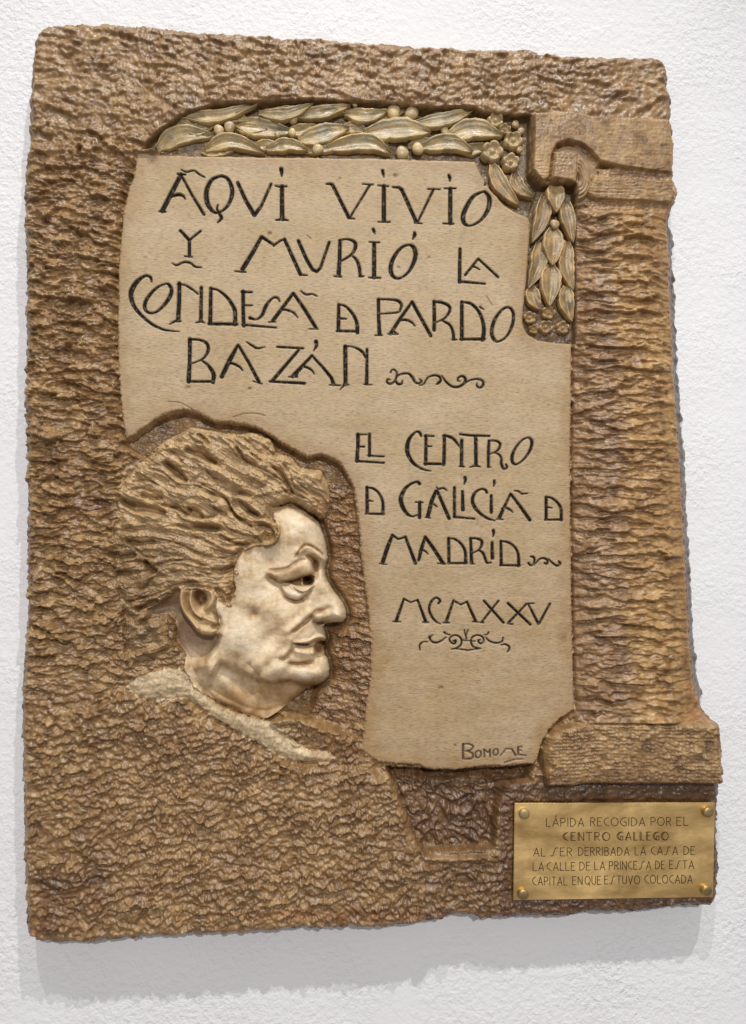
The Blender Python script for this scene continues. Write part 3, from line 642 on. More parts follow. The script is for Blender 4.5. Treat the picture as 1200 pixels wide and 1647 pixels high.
# ------------------------------------------------------------------ lettering, cut as V grooves
def P(txt, ox, oy, s):
    out = []
    for st in txt.split(';'):
        st = st.strip()
        if not st: continue
        sm = st.startswith('~')
        pts = [tuple(float(v) for v in t.split(',')) for t in st.lstrip('~').split()]
        out.append((sm, [(ox + a / s, oy + b / s, c / s / 2) for a, b, c in pts]))
    return out
A_, B_, C_, D_ = (240,270,5), (510,270,4), (270,360,5), (480,370,3.53)
E_, F_, G_, H_ = (200,430,6), (370,450,5), (590,460,4.8), (290,540,6)
I_, J_, K_, L_ = (420,540,6), (600,570,6), (560,680,6), (700,680,6)
M_, N_, O_, P_ = (575,760,6), (730,760,6), (600,840,6.667), (740,840,6.667)
Q_, R_ = (620,950,4.286), (730,1180,8.571)
TXT = [
 (A_, 'letter', "255,55,30 180,200,34 105,345,34;80,350,10 132,354,10;228,48,12 290,52,12;265,75,16 350,230,16 440,375,20;~165,235,14 230,215,22 270,225,16 290,252,4;~258,15,5 300,32,10 360,22,10 400,50,12 445,75,6"),
 (A_, 'letter', "~560,70,18 500,100,24 460,190,34 470,290,34 520,355,20 580,350,14 640,290,22 668,190,30 640,100,24 595,68,18 560,70,18;~553,298,8 545,330,14 565,370,18 580,405,22 550,440,8"),
 (A_, 'letter', "712,120,24 775,260,26 845,380,30;845,380,30 900,310,20 980,130,16"),
 (A_, 'letter', "1068,150,28 1068,300,30 1070,410,34;1015,145,8 1060,152,16 1105,148,10;1018,420,8 1070,412,20 1118,422,8;~1060,8,26 1065,35,24 1065,70,6"),
 (B_, 'letter', "60,103,6 85,103,12 100,110,18 205,320,20;210,322,10 340,110,12;292,104,5 360,108,6;205,322,14 240,328,6"),
 (B_, 'letter', "430,118,22 430,340,24;393,113,6 458,118,8;393,348,6 468,348,8;~422,18,16 426,40,14 430,60,4"),
 (B_, 'letter', "487,124,8 525,126,14 545,140,20 640,350,20;650,345,10 750,138,13;712,136,5 790,138,7;630,352,12 675,358,6"),
 (B_, 'letter', "858,135,22 857,355,24;820,132,6 893,132,8;812,358,6 878,360,8;~848,48,14 855,65,18 855,88,5"),
 (B_, 'letter', "~1065,155,10 1000,190,20 945,290,26 945,350,24 985,372,10 1050,340,14 1100,270,24 1110,200,26 1085,158,16 1065,155,10;~1078,58,10 1090,80,20 1080,112,6"),
 (C_, 'letter', "100,55,20 172,132,22;172,132,14 262,58,14;172,130,22 173,260,24;135,260,8 195,266,8;~35,318,5 70,332,12 130,308,14 180,315,14 220,345,12 270,350,6"),
 (C_, 'letter', "750,110,24 690,220,28 600,365,32;540,382,8 625,388,10;755,105,22 855,172,16;850,175,14 905,135,12 935,125,12;938,125,22 1065,405,26;1065,408,14 1120,415,6"),
 (D_, 'letter', "0,62,16 45,165,17 80,225,17 105,236,14 125,215,13 175,70,13"),
 (D_, 'letter', "236,60,16 234,170,18 228,258,22;202,262,6 243,265,8;~232,58,8 275,52,8 315,65,15 325,95,18 300,140,12 240,178,8;~300,140,8 330,170,13 345,210,16 352,262,14;345,262,8 370,263,6"),
 (D_, 'letter', "430,75,19 430,268,21;402,68,6 460,70,7;400,270,6 465,272,8;~425,-5,14 430,8,14 435,22,5"),
 (D_, 'letter', "~625,85,10 580,105,14 535,170,20 525,235,22 550,272,14 590,268,10 635,225,14 665,150,22 655,100,19 625,85,10;~660,15,12 660,30,18 650,52,5"),
 (D_, 'letter', "918,108,15 915,295,18;912,292,12 1060,305,8"),
 (D_, 'letter', "1022,163,10 948,255,12;1022,163,10 1135,268,10;~985,210,10 1000,208,8 1030,225,4"),
 (E_, 'letter', "~262,138,14 250,95,22 200,82,18 130,130,36 80,200,44 62,270,42 90,370,32 160,460,26 260,545,22 360,595,18 440,612,12 528,620,4"),
 (E_, 'letter', "~395,160,12 310,200,20 220,300,28 195,380,30 220,430,22 280,440,16 350,400,22 430,300,34 455,220,30 430,170,24 395,160,12"),
 (E_, 'letter', "530,158,34 528,330,34 518,500,38;~530,500,20 480,525,16 435,550,6;510,520,22 545,520,8;~515,165,14 580,170,14 650,210,16 712,258,10;742,198,28 740,350,28 738,510,30;690,535,6 740,520,20 775,538,6"),
 (E_, 'letter', "835,205,28 828,540,34;815,545,24 1085,550,24;~825,205,14 900,220,16 990,290,24 1060,400,32 1070,480,32 1065,550,36"),
 (F_, 'letter', "105,95,24 105,250,24 110,370,26;95,98,18 175,100,12;110,206,12 178,207,8;100,362,16 370,385,10"),
 (F_, 'letter', "~400,175,8 380,145,16 340,150,12 290,210,24 260,280,22 215,318,10 160,308,22"),
 (F_, 'letter', "508,110,20 345,330,26;310,340,6 365,338,8;510,110,20 600,240,24 690,385,24;635,396,5 705,396,8;~400,250,16 440,240,14 510,265,12 545,305,5;~570,92,6 610,118,12 660,115,10 700,132,5"),
 (F_, 'letter', "875,200,22 872,400,26;860,412,16 1030,415,16;~870,198,10 930,215,16 990,280,20 1020,350,24 1025,425,26;885,310,14 935,315,8"),
 (G_, 'letter', "90,105,22 92,250,22 98,370,26;65,382,6 118,380,8;~85,103,10 180,105,12 240,115,18 268,145,18 260,180,14 235,205,10 100,215,8"),
 (G_, 'letter', "350,125,16 260,250,22 185,368,24;165,370,6 240,372,8;205,345,10 230,370,12;350,125,22 495,385,22;~250,265,14 300,262,16 345,280,12 373,310,5"),
 (G_, 'letter', "520,120,22 522,250,24 520,340,24;~515,122,14 580,128,18 635,155,20 640,195,18 600,250,12 520,288,8;~590,270,14 640,300,16 665,350,18 672,412,20;660,412,12 695,415,8"),
 (G_, 'letter', "735,125,24 735,410,26;725,412,16 910,410,18;~730,125,12 800,135,18 860,190,20 895,270,22 905,350,26 895,415,28"),
 (G_, 'letter', "~1095,165,14 1040,190,16 985,270,22 965,360,24 985,415,22 1020,428,12 1080,390,14 1125,300,20 1132,210,20 1095,165,14;875,162,10 903,182,5"),
 (H_, 'letter', "92,35,34 90,250,30 80,440,40;~85,35,16 180,40,18 250,70,24 270,130,28 240,200,18 190,238,12 105,270,10;~210,240,14 270,290,24 320,370,34 315,450,32;70,442,18 310,442,20"),
 (H_, 'letter', "555,92,20 480,230,40 400,395,36;560,92,20 660,260,24 760,450,28;705,440,8 788,465,8;~470,265,24 510,270,20 570,300,16 602,338,6;~640,62,6 700,100,18 745,122,14 815,108,5"),
 (I_, 'letter', "155,108,16 405,122,16;370,130,22 110,435,30;85,442,18 420,460,22"),
 (I_, 'letter', "492,192,20 310,390,38;265,398,8 350,398,12;345,370,14 345,400,14;490,192,18 600,310,22 680,410,28 700,470,32;660,475,8 765,480,10;~400,300,20 440,305,18 490,335,14 515,372,6;~530,58,34 535,95,26 508,145,6"),
 (I_, 'letter', "812,105,34 815,470,34;~810,460,26 790,490,14 762,522,5;800,470,14 848,475,6;~805,108,14 860,103,12 930,125,16 985,165,22 1010,215,14;1022,132,20 1022,300,24 1018,465,28;992,470,6 1068,475,6"),
 (J_, 'flourish', "~170,175,12 180,155,10 205,148,10 228,175,14 225,215,10 205,265,14 165,285,18 135,265,14 145,240,12 165,245,8;~285,255,8 275,285,14 240,285,18 220,250,14 240,205,14 300,185,14 350,190,16 385,230,22 410,270,16 445,280,12 468,258,16 450,240,6;~450,298,8 490,285,12 530,225,12 590,203,14 640,215,18 655,250,18 635,275,22 612,290,6;~665,208,6 710,270,16 770,312,16 830,312,18 880,280,20 893,240,22 865,210,18 825,225,14 820,255,12 840,260,8;~885,280,10 940,250,12 1010,238,14 1060,260,18 1062,300,22 1030,322,16 1003,300,14 1005,280,6"),
 (K_, 'letter', "95,115,30 95,230,28 85,370,32;85,115,12 180,115,8;100,232,12 155,232,14;75,370,18 345,388,14"),
 (K_, 'letter', "207,110,22 207,320,24;195,318,14 345,327,12"),
 (K_, 'letter', "~705,130,18 690,95,22 650,92,14 590,160,30 570,240,36 580,310,34 625,385,26 690,435,18 750,458,12 800,466,4"),
 (K_, 'letter', "752,125,24 750,400,28;740,128,16 825,130,14;760,228,14 808,228,8;740,395,22 895,400,20"),
 (K_, 'letter', "930,125,26 925,405,28;~920,128,18 960,130,20 1020,160,22 1078,232,12;1097,172,26 1095,400,28;1070,425,6 1095,415,24 1125,428,6"),
 (L_, 'letter', "242,112,16 330,122,16 525,128,16;392,130,28 395,410,30;~365,125,10 392,140,16 400,170,20;335,430,6 395,412,18 438,428,6"),
 (L_, 'letter', "520,175,20 515,300,24 515,425,22;505,425,8 540,430,5;~515,180,12 560,172,14 610,185,18 630,220,20 595,275,14 525,305,8;~580,290,10 620,310,14 640,350,18 640,400,22 665,445,20 695,430,16 685,405,16"),
 (L_, 'letter', "~890,145,12 840,170,14 780,240,18 745,320,28 750,385,26 785,402,14 850,360,14 910,280,22 935,200,26 920,155,20 890,145,12"),
 (M_, 'letter', "92,145,26 95,390,28;80,400,14 255,402,18;~85,148,12 150,155,18 210,205,20 245,290,22 245,400,26;95,270,20 150,280,6"),
 (M_, 'letter', "~600,110,26 580,92,20 530,105,18 460,160,28 420,250,38 435,330,36 480,400,26 530,425,14 580,410,10;560,288,10 630,290,12;602,290,28 600,435,30"),
 (M_, 'letter', "760,180,26 720,270,34 680,425,34;655,435,6 705,440,8;770,180,24 885,445,28;~710,310,14 740,310,14 770,335,5;~762,142,5 785,160,12 830,152,14 865,178,5"),
 (M_, 'letter', "937,148,24 937,430,24;930,430,16 1130,448,14"),
 (M_, 'letter', "1015,185,22 1018,360,32;~1038,50,26 1042,75,26 1030,115,6"),
 (N_, 'letter', "~320,195,20 305,170,18 260,162,14 205,200,24 180,270,28 205,340,28 260,400,22 330,445,18 400,466,5"),
 (N_, 'letter', "362,225,22 362,385,28;~392,82,22 392,105,22 385,135,6"),
 (N_, 'letter', "548,208,16 440,440,30;412,450,6 475,455,8;550,208,20 650,340,26 735,460,28;~465,350,12 510,345,18 550,365,12 570,388,5;~585,178,6 620,180,12 660,205,14 715,203,6"),
 (N_, 'letter', "892,240,24 893,450,26;880,458,14 1045,455,18;~885,238,12 940,245,16 1000,290,20 1035,350,24 1040,458,26;895,335,16 950,343,6"),
 (O_, 'letter', "208,140,24 150,290,40 105,430,38;75,445,10 145,455,8;208,140,20 270,182,16;270,182,16 350,160,16;348,160,24 455,440,32"),
 (O_, 'letter', "560,160,24 520,290,34 490,410,26;560,160,28 640,270,32 750,440,34;695,442,8 775,448,10;~500,310,16 540,305,18 570,320,12 592,345,5"),
 (O_, 'letter', "812,175,26 815,440,28;805,440,14 1005,440,20;~805,172,12 880,185,18 950,240,22 990,320,26 995,440,30"),
 (P_, 'letter', "115,175,24 125,440,32;~105,175,12 170,175,18 225,195,26 235,240,26 205,295,14 135,335,10;~200,300,14 245,330,20 270,390,24 290,435,20 330,435,16;112,445,8 155,450,6"),
 (P_, 'letter', "345,220,24 348,385,34;~358,90,28 362,120,24 355,155,10"),
 (P_, 'letter', "440,205,24 442,460,28;430,462,16 640,465,22;~435,205,12 510,215,18 580,260,20 625,340,24 630,470,30"),
 (P_, 'flourish', "~760,370,14 785,372,18 800,400,18 790,450,16 760,465,14 735,440,18;~800,460,6 850,400,14 900,388,16 940,410,18 935,445,18 910,440,18;~950,395,6 990,435,14 1040,468,16 1075,445,22 1060,422,14"),
 (Q_, 'letter', "128,58,12 75,210,20;52,214,6 102,216,7;128,58,10 175,82,8;175,82,8 222,65,8;222,65,12 278,215,18;258,218,6 296,220,6"),
 (Q_, 'letter', "~365,90,12 378,70,12 350,50,10 315,80,14 302,130,14 320,180,14 350,215,10 378,230,4"),
 (Q_, 'letter', "470,70,12 420,215,18;400,222,6 440,222,7;470,70,10 520,98,8;520,98,8 562,78,8;562,78,12 622,212,18;602,215,6 640,218,6"),
 (Q_, 'letter', "680,72,12 815,222,14;780,72,10 665,218,12;652,220,6 680,222,6"),
 (Q_, 'letter', "845,88,14 1000,235,14;975,92,10 850,222,14;842,230,6 880,232,6"),
 (Q_, 'letter', "985,92,10 1055,230,16;1135,92,12 1060,228,14;968,92,5 1025,88,5"),
 (Q_, 'flourish', "~238,410,5 238,375,8 262,355,7 292,354,4;~305,318,10 315,348,10 350,360,10 390,345,8 418,322,4;300,325,8 325,308,5;~408,290,12 420,300,6 445,306,4;~470,350,8 485,345,10 480,365,10 455,360,8 442,335,8 465,312,8 500,312,8 525,340,9 520,375,9 490,398,8 455,404,4;480,400,6 570,412,7 655,400,5;525,343,4 620,350,4;~655,400,6 610,390,9 592,360,9 598,325,9 635,308,8 670,320,9 678,350,9 655,365,9 640,345,9 655,340,6;~555,335,4 560,300,5 570,272,4;~545,272,4 550,300,5 562,335,4;~682,304,4 700,305,7 712,288,8;~690,320,4 720,350,8 770,362,9 805,350,9 812,325,7;~798,375,5 830,372,8 855,390,9 850,412,9 840,425,4"),
 (R_, 'signature_letter', "130,150,22 128,350,18;~130,150,12 210,148,14 265,175,14 240,225,14 160,245,12;~190,245,14 262,280,16 260,335,16 200,355,14 130,350,10"),
 (R_, 'signature_letter', "~345,240,12 305,265,14 305,320,14 340,335,12 375,300,14 370,255,12 345,240,12"),
 (R_, 'signature_letter', "420,220,16 425,320,16;420,225,14 475,265,12 500,225,8;500,222,16 502,325,12"),
 (R_, 'signature_letter', "~580,215,12 548,245,14 555,295,14 590,300,12 612,270,14 605,225,12 580,215,12"),
 (R_, 'signature_letter', "645,305,8 725,210,10;725,212,10 800,215,12 855,305,16"),
 (R_, 'signature_letter', "888,190,18 890,290,18;~885,195,10 920,182,8 948,188,6;~895,240,8 920,225,6 935,240,5;890,292,14 1000,302,5"),
 (R_, 'underline', "~700,402,8 780,375,8 850,357,8 948,350,4"),
]
GLYPH0 = 100
glyph_names = []
for gi, (tr, kind, txt) in enumerate(TXT):
    glyph_names.append(kind)
    sig = kind in ('signature_letter', 'underline')
    for sm, pts in P(txt, *tr):
        w_, d, a, s, r, L = line_field(pts, 3, sm)
        r = np.maximum(r * (1.0 if not sig else 1.05) + 0.62, 1.0)
        edge_ = sstep(0.40, -0.60, d - r)
        dep = np.clip((r + 0.95 - d), 0, None) * 1.15
        H[w_] = np.minimum(H[w_], np.where(d < r + 0.95, 60.2 - np.minimum(dep, 4.2), H[w_]))
        PAINT[w_] = np.maximum(PAINT[w_], edge_ * (1 - 0.22 * sstep(.15, .5, perlin(X[w_] / 5, Y[w_] / 5, 500))) * (0.98 if not sig else 0.80))
        REG[w_] = np.where(d < r + 1.5, GLYPH0 + gi, REG[w_])
# slips of the chisel and small flaws on the panel
for sm, pts in P("1120,92,6 1150,120,4", *C_) + P("925,80,4 970,150,3", *G_) + P("~525,32,3 620,40,4 690,75,4 740,105,3", 170,640,5.217) + P("~120,52,3 200,28,5 290,25,5 370,42,3", 350,660,4.8):
    w_, d, a, s, r, L = line_field(pts, 3, sm)
    H[w_] -= 1.2 * np.exp(-(d / 0.9) ** 2)
    TINT[w_] *= (1 - 0.55 * np.exp(-(d / 1.0) ** 2))[..., None]
for cx, cy, q in ((709,1106,3.2),(732,1199,2.0),(636,282,3.0),(434,375,3.0),(454,272,2),(547,287,1.6),(690,414,1.6),(641,430,2.2),(302,622,3.6),(402,625,2.4)):
    blob(cx, cy, q, q * .9, -1.6)
    stain_or_light(cx, cy, q * 1.3, q, (.45, .32, .22), 0.9)

# ------------------------------------------------------------------ colour of the pieces themselves, with some light and shade painted in
def region_tint(r, c):
    m = (REG == r)
    TINT[m] *= np.array(c, f32)
PANELM = (REG == 1) | (REG >= GLYPH0)
pf = fbm(X / 110, Y / 70, 201); pf2 = fbm(X / 14, Y / 8, 202, 4); edge_t = np.zeros(H.shape, f32); edge_t[wN] = 1 - sstep(0, 34, sdN + 12 * perlin(X[wN] / 22, Y[wN] / 22, 203))
lowp = sstep(560, 1150, Y + 60 * perlin(X / 90, Y / 90, 204))
pt = np.stack([1 + .08 * pf + .05 * pf2 - .14 * edge_t - .05 * lowp, 1 + .11 * pf + .06 * pf2 - .21 * edge_t - .08 * lowp, 1 + .20 * pf + .09 * pf2 - .28 * edge_t - .11 * lowp], -1)
TINT[PANELM] *= pt[PANELM]
rgh = np.isin(REG, (0, 4, 7, 8, 9, 12))
cm = fbm(X / 60, Y / 50, 211); cm2 = fbm(X / 12, Y / 8, 212, 4)
warm = np.clip(np.stack([1.03 + 0.26 * cm + 0.34 * cm2, 1.0 + 0.32 * cm + 0.44 * cm2, .97 + 0.36 * cm + 0.58 * cm2], -1), .3, 2)
TINT[rgh] *= warm[rgh]
CH = np.where(REG == 7, 0.5 * id7 + 0.5 * id8, CHIP) - 0.5
ch3 = np.stack([1 + .34 * CH, 1 + .42 * CH, 1 + .52 * CH], -1)
rc = np.isin(REG, (0, 4, 7)); TINT[rc] *= ch3[rc]
mm = (REG == 3); TINT[mm] *= (1 + 0.22 * fbm(X / 16, Y / 12, 213))[mm][:, None]
# darker brown towards the lower right, golden on the right side blocks
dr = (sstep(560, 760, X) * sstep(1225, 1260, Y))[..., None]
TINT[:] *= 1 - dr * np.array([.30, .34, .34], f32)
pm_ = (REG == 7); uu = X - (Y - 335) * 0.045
fl_ = sstep(1000, 960, uu + 14 * cm); fr_ = sstep(1068, 1090, uu + 8 * cm2)  # shaded left flank and golden centre highlight tinted in; right flank is redder glaze
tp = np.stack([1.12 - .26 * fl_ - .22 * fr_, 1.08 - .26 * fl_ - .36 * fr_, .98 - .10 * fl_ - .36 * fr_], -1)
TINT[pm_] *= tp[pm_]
# back of the hair is stained brown; the hollow's shade is painted in below
st = (sstep(340, 230, X) * sstep(820, 900, Y + 20 * fbm(X / 20, Y / 20, 310)) * (REG == 3))[..., None]
TINT[:] *= 1 - st * np.array([.40, .45, .50], f32)
# dark spots on the pilaster and on the blocks
rp = np.random.RandomState(12)
for cx, cy, a, b in ((1040,356,6,4),(1033,390,6,4),(1020,403,5,4),(1072,552,6,3),(1051,618,4,3),(1053,635,5,3),(1076,630,4,4),(1048,645,5,2),(1085,895,8,5),(1072,900,6,4),(1068,995,6,3),(1080,1170,14,5),(1092,1230,10,14),(1140,1198,9,14),(1110,1178,20,5),(1122,1220,16,8),(1040,1200,10,12),(1040,225,4,5),(1068,232,6,4),(1042,242,4,3),(885,76,8,5),(95,560,7,4),(220,760,3,2),(168,284,4,3),(228,112,4,3),(272,68,7,3),(60,1330,7,14),(52,1292,8,4),(80,1180,7,5),(72,1195,5,8),(88,1420,30,12),(160,1410,24,12),(100,1260,8,3),(400,1215,6,3)):
    stain_or_light(cx, cy, a, b, (.36, .30, .28), 0.85, 0, 5)
for i in range(34):
    stain_or_light(rp.uniform(985, 1110), rp.uniform(350, 1140), rp.uniform(4, 12), rp.uniform(2, 5), (.6, .5, .45), 0.7, 0, 5)
for i in range(70):
    cx, cy = rp.uniform(45, 1150), rp.uniform(50, 1500)
    if 200 < cx < 900 and 170 < cy < 1215: continue
    stain_or_light(cx, cy, rp.uniform(6, 26), rp.uniform(4, 16), (.66, .58, .52), 0.6, 0, 8)
for cx, cy, a, b, k_, c_ in ((110,1440,70,50,.6,(.62,.50,.42)),(60,1490,50,14,.6,(.7,.5,.38)),(300,1200,120,40,.45,(.72,.66,.66)),(90,300,40,60,.35,(.85,.78,.66)),(120,560,60,80,.35,(.9,.80,.66)),(620,1470,300,10,.5,(.9,.62,.42)),(1000,70,70,40,.3,(.75,.7,.65)),(120,800,60,100,.4,(.8,.7,.6)),(590,120,160,20,.3,(1.2,1.15,1.1)),(260,1400,60,50,.35,(1.15,1.15,1.15)),(420,1300,90,60,.3,(1.15,1.15,1.2)),(760,1320,60,40,.5,(.7,.66,.66))):
    m_ = np.isin(REG, (0, 4, 7)); keep_ = TINT[~m_].copy(); stain_or_light(cx, cy, a, b, c_, k_, 0, 30); TINT[~m_] = keep_
# chips of bare plaster
for cx, cy, a, b in ((170,144,8,4),(88,196,9,4),(86,208,5,3),(130,1473,3,3),(46,1508,4,3),(1065,110,2,2),(1076,140,3,2),(1083,175,3,2),(640,1455,3,2),(56,447,3,2),(392,1480,3,2),(44,310,2,6),(1086,300,3,5)):
    stain_or_light(cx, cy, a, b, (2.0, 2.6, 3.6), 0.9, -30, 5)
# tan patches of the glaze on the skin
for cx, cy, a, b, kk_ in ((410,986,10,9,.8),(448,1000,12,14,.55),(436,1010,10,8,.5),(470,872,22,8,.35),(440,905,12,10,.4),(395,1075,14,10,.6),(380,1050,16,7,.45),(420,1086,12,6,.5),(372,955,12,16,.5),(372,1060,26,12,.4),(450,920,20,6,.4),(505,910,7,14,.55),(512,950,7,10,.4),(488,1012,18,8,.35),(514,1043,11,11,.9),(485,1066,20,4,.5),(500,1100,22,6,.45),(450,1115,40,18,.5),(385,1125,40,26,.55),(330,1070,14,20,.5),(495,935,8,7,.95),(470,935,12,3,.7),(524,978,6,4,.6),(480,920,24,8,.35),(322,962,10,15,.7),(420,1145,30,10,.5)):
    stain_or_light(cx, cy, a, b, (.62, .46, .30), kk_, 0, 12)
TINT[:] *= 1 - (EYEM * (1 - np.exp(-((X - 485.7) / 1.5) ** 2)))[..., None] * np.array([.50, .62, .70], f32)
stain_or_light(496, 934.5, 7, 6.5, (.10, .08, .06), 0.97, 0, 30)
stain_or_light(468, 921, 26, 8, (.72, .58, .42), .6, -16, 9)
stain_or_light(508, 918, 5, 16, (.6, .45, .32), .7, 0, 9)  # shade at the inner eye corner and nose root painted in
stain_or_light(514, 1043, 9, 9, (.5, .35, .28), 0.9, 0, 20)
TINT[:] *= 1 - (BACKM * (REG != 10))[..., None] * np.array([.62, .70, .74], f32)  # shadow of the hollow behind the ear painted in
region_tint(10, (.80, .72, .58)); stain_or_light(322, 962, 12, 14, (.30, .21, .14), .95, 0, 12); stain_or_light(300, 975, 5, 20, (.7, .55, .4), .6, -10, 9); stain_or_light(312, 1076, 20, 16, (.6, .5, .42), 0.7, 0, 16)  # ear's own tone, then shade of its hollow and the neck painted in
stain_or_light(490, 1172, 50, 16, (1.5, 1.7, 2.1), .7, 12, 9)
stain_or_light(470, 1200, 30, 10, (1.25, 1.3, 1.4), .6, 20, 9)
mk = REG == 11; TINT[mk] *= (1 + 0.2 * fbm(X / 13, Y / 11, 301) + 0.2 * fbm(X / 4, Y / 4, 302))[mk][:, None]
nk_ = (sstep(1085, 1110, Y + 0.12 * (X - 440)) * (REG == 2) * sstep(300, 360, X))[..., None]; TINT[:] *= 1 - nk_ * np.array([.28, .38, .52], f32)  # tan neck, deepened with shade painted in below the jaw
mf = REG == 2; fm = np.clip(fbm(X / 26, Y / 20, 303) + 0.5 * fbm(X / 7, Y / 7, 304), -1, 1); TINT[mf] *= (1 - np.clip(fm, 0, 1)[..., None] * np.array([.22, .32, .46], f32))[mf]
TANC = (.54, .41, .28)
for p_, w_l, k_l in (([(372,966),(378,940),(378,916),(386,896),(402,880),(420,877),(440,874),(449,858),(448,842),(440,828),(452,815),(470,811),(486,818),(500,829),(514,840)],7,.8),  # hairline band is the fringe's shadow painted in; crease lines are patina
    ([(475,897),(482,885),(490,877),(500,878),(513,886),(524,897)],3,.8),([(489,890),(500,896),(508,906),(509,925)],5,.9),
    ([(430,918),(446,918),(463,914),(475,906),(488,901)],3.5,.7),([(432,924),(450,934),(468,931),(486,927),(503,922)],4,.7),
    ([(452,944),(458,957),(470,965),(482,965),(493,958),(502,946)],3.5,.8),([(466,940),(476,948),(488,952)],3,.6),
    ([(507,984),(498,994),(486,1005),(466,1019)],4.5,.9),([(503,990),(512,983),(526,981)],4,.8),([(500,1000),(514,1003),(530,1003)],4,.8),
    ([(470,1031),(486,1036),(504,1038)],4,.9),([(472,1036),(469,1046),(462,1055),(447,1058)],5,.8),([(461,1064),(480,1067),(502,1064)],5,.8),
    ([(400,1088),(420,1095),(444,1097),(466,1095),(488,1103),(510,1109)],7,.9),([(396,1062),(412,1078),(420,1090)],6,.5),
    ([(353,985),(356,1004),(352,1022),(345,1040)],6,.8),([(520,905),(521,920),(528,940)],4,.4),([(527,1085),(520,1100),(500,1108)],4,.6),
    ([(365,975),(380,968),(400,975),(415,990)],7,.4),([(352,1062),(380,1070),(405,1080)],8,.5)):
    linestain_or_shade(p_, w_l, TANC, k_l)
for cx, cy, a, b, k_ in ((388,1018,26,24,.6),(497,1080,24,11,.7),(486,848,20,16,.5),(472,957,11,6,.7),(541,984,11,9,.5),(512,991,9,5,.6),(430,945,16,10,.35),(420,1040,18,10,.35),(485,1050,10,6,.4)):  # pale highlights painted on cheek, chin, forehead, nose and lip
    m_ = REG != 2; keep_ = TINT[m_].copy(); stain_or_light(cx, cy, a, b, (1.24, 1.34, 1.55), k_, 0, 12); TINT[m_] = keep_
# garland beds toned darker
region_tint(5, (.38, .34, .26)); region_tint(6, (.34, .28, .2))

# ------------------------------------------------------------------ outer edge of the slab
wO, sdO = poly_sdf(OUT, 60, True)
ragged = 2.2 * perlin(X / 13, Y / 13, 221) + 0.7 * perlin(X / 5, Y / 5, 222)
eo = sdO + ragged * (1 - 0.85 * sstep(1060, 1075, X) * sstep(325, 350, Y) * sstep(1160, 1130, Y))
edgeR = sstep(1066, 1080, X) * sstep(325, 350, Y) * sstep(1160, 1130, Y)
H -= 13 * (1 - sstep(0, 15, eo)) ** 2
slope = 14.0 * (1 - edgeR) + 1.75 * edgeR
Hs_ = soft(H, 6)
H = np.where(eo < 0, (H * (1 - edgeR) + np.clip(Hs_, 40, 66) * edgeR) - slope * (-eo), H)
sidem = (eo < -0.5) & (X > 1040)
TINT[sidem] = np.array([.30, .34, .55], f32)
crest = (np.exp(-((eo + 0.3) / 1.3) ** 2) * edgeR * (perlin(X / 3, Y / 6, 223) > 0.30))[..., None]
TINT[:] = TINT * (1 - crest) + crest * np.array([1.7, 2.1, 2.8], f32)

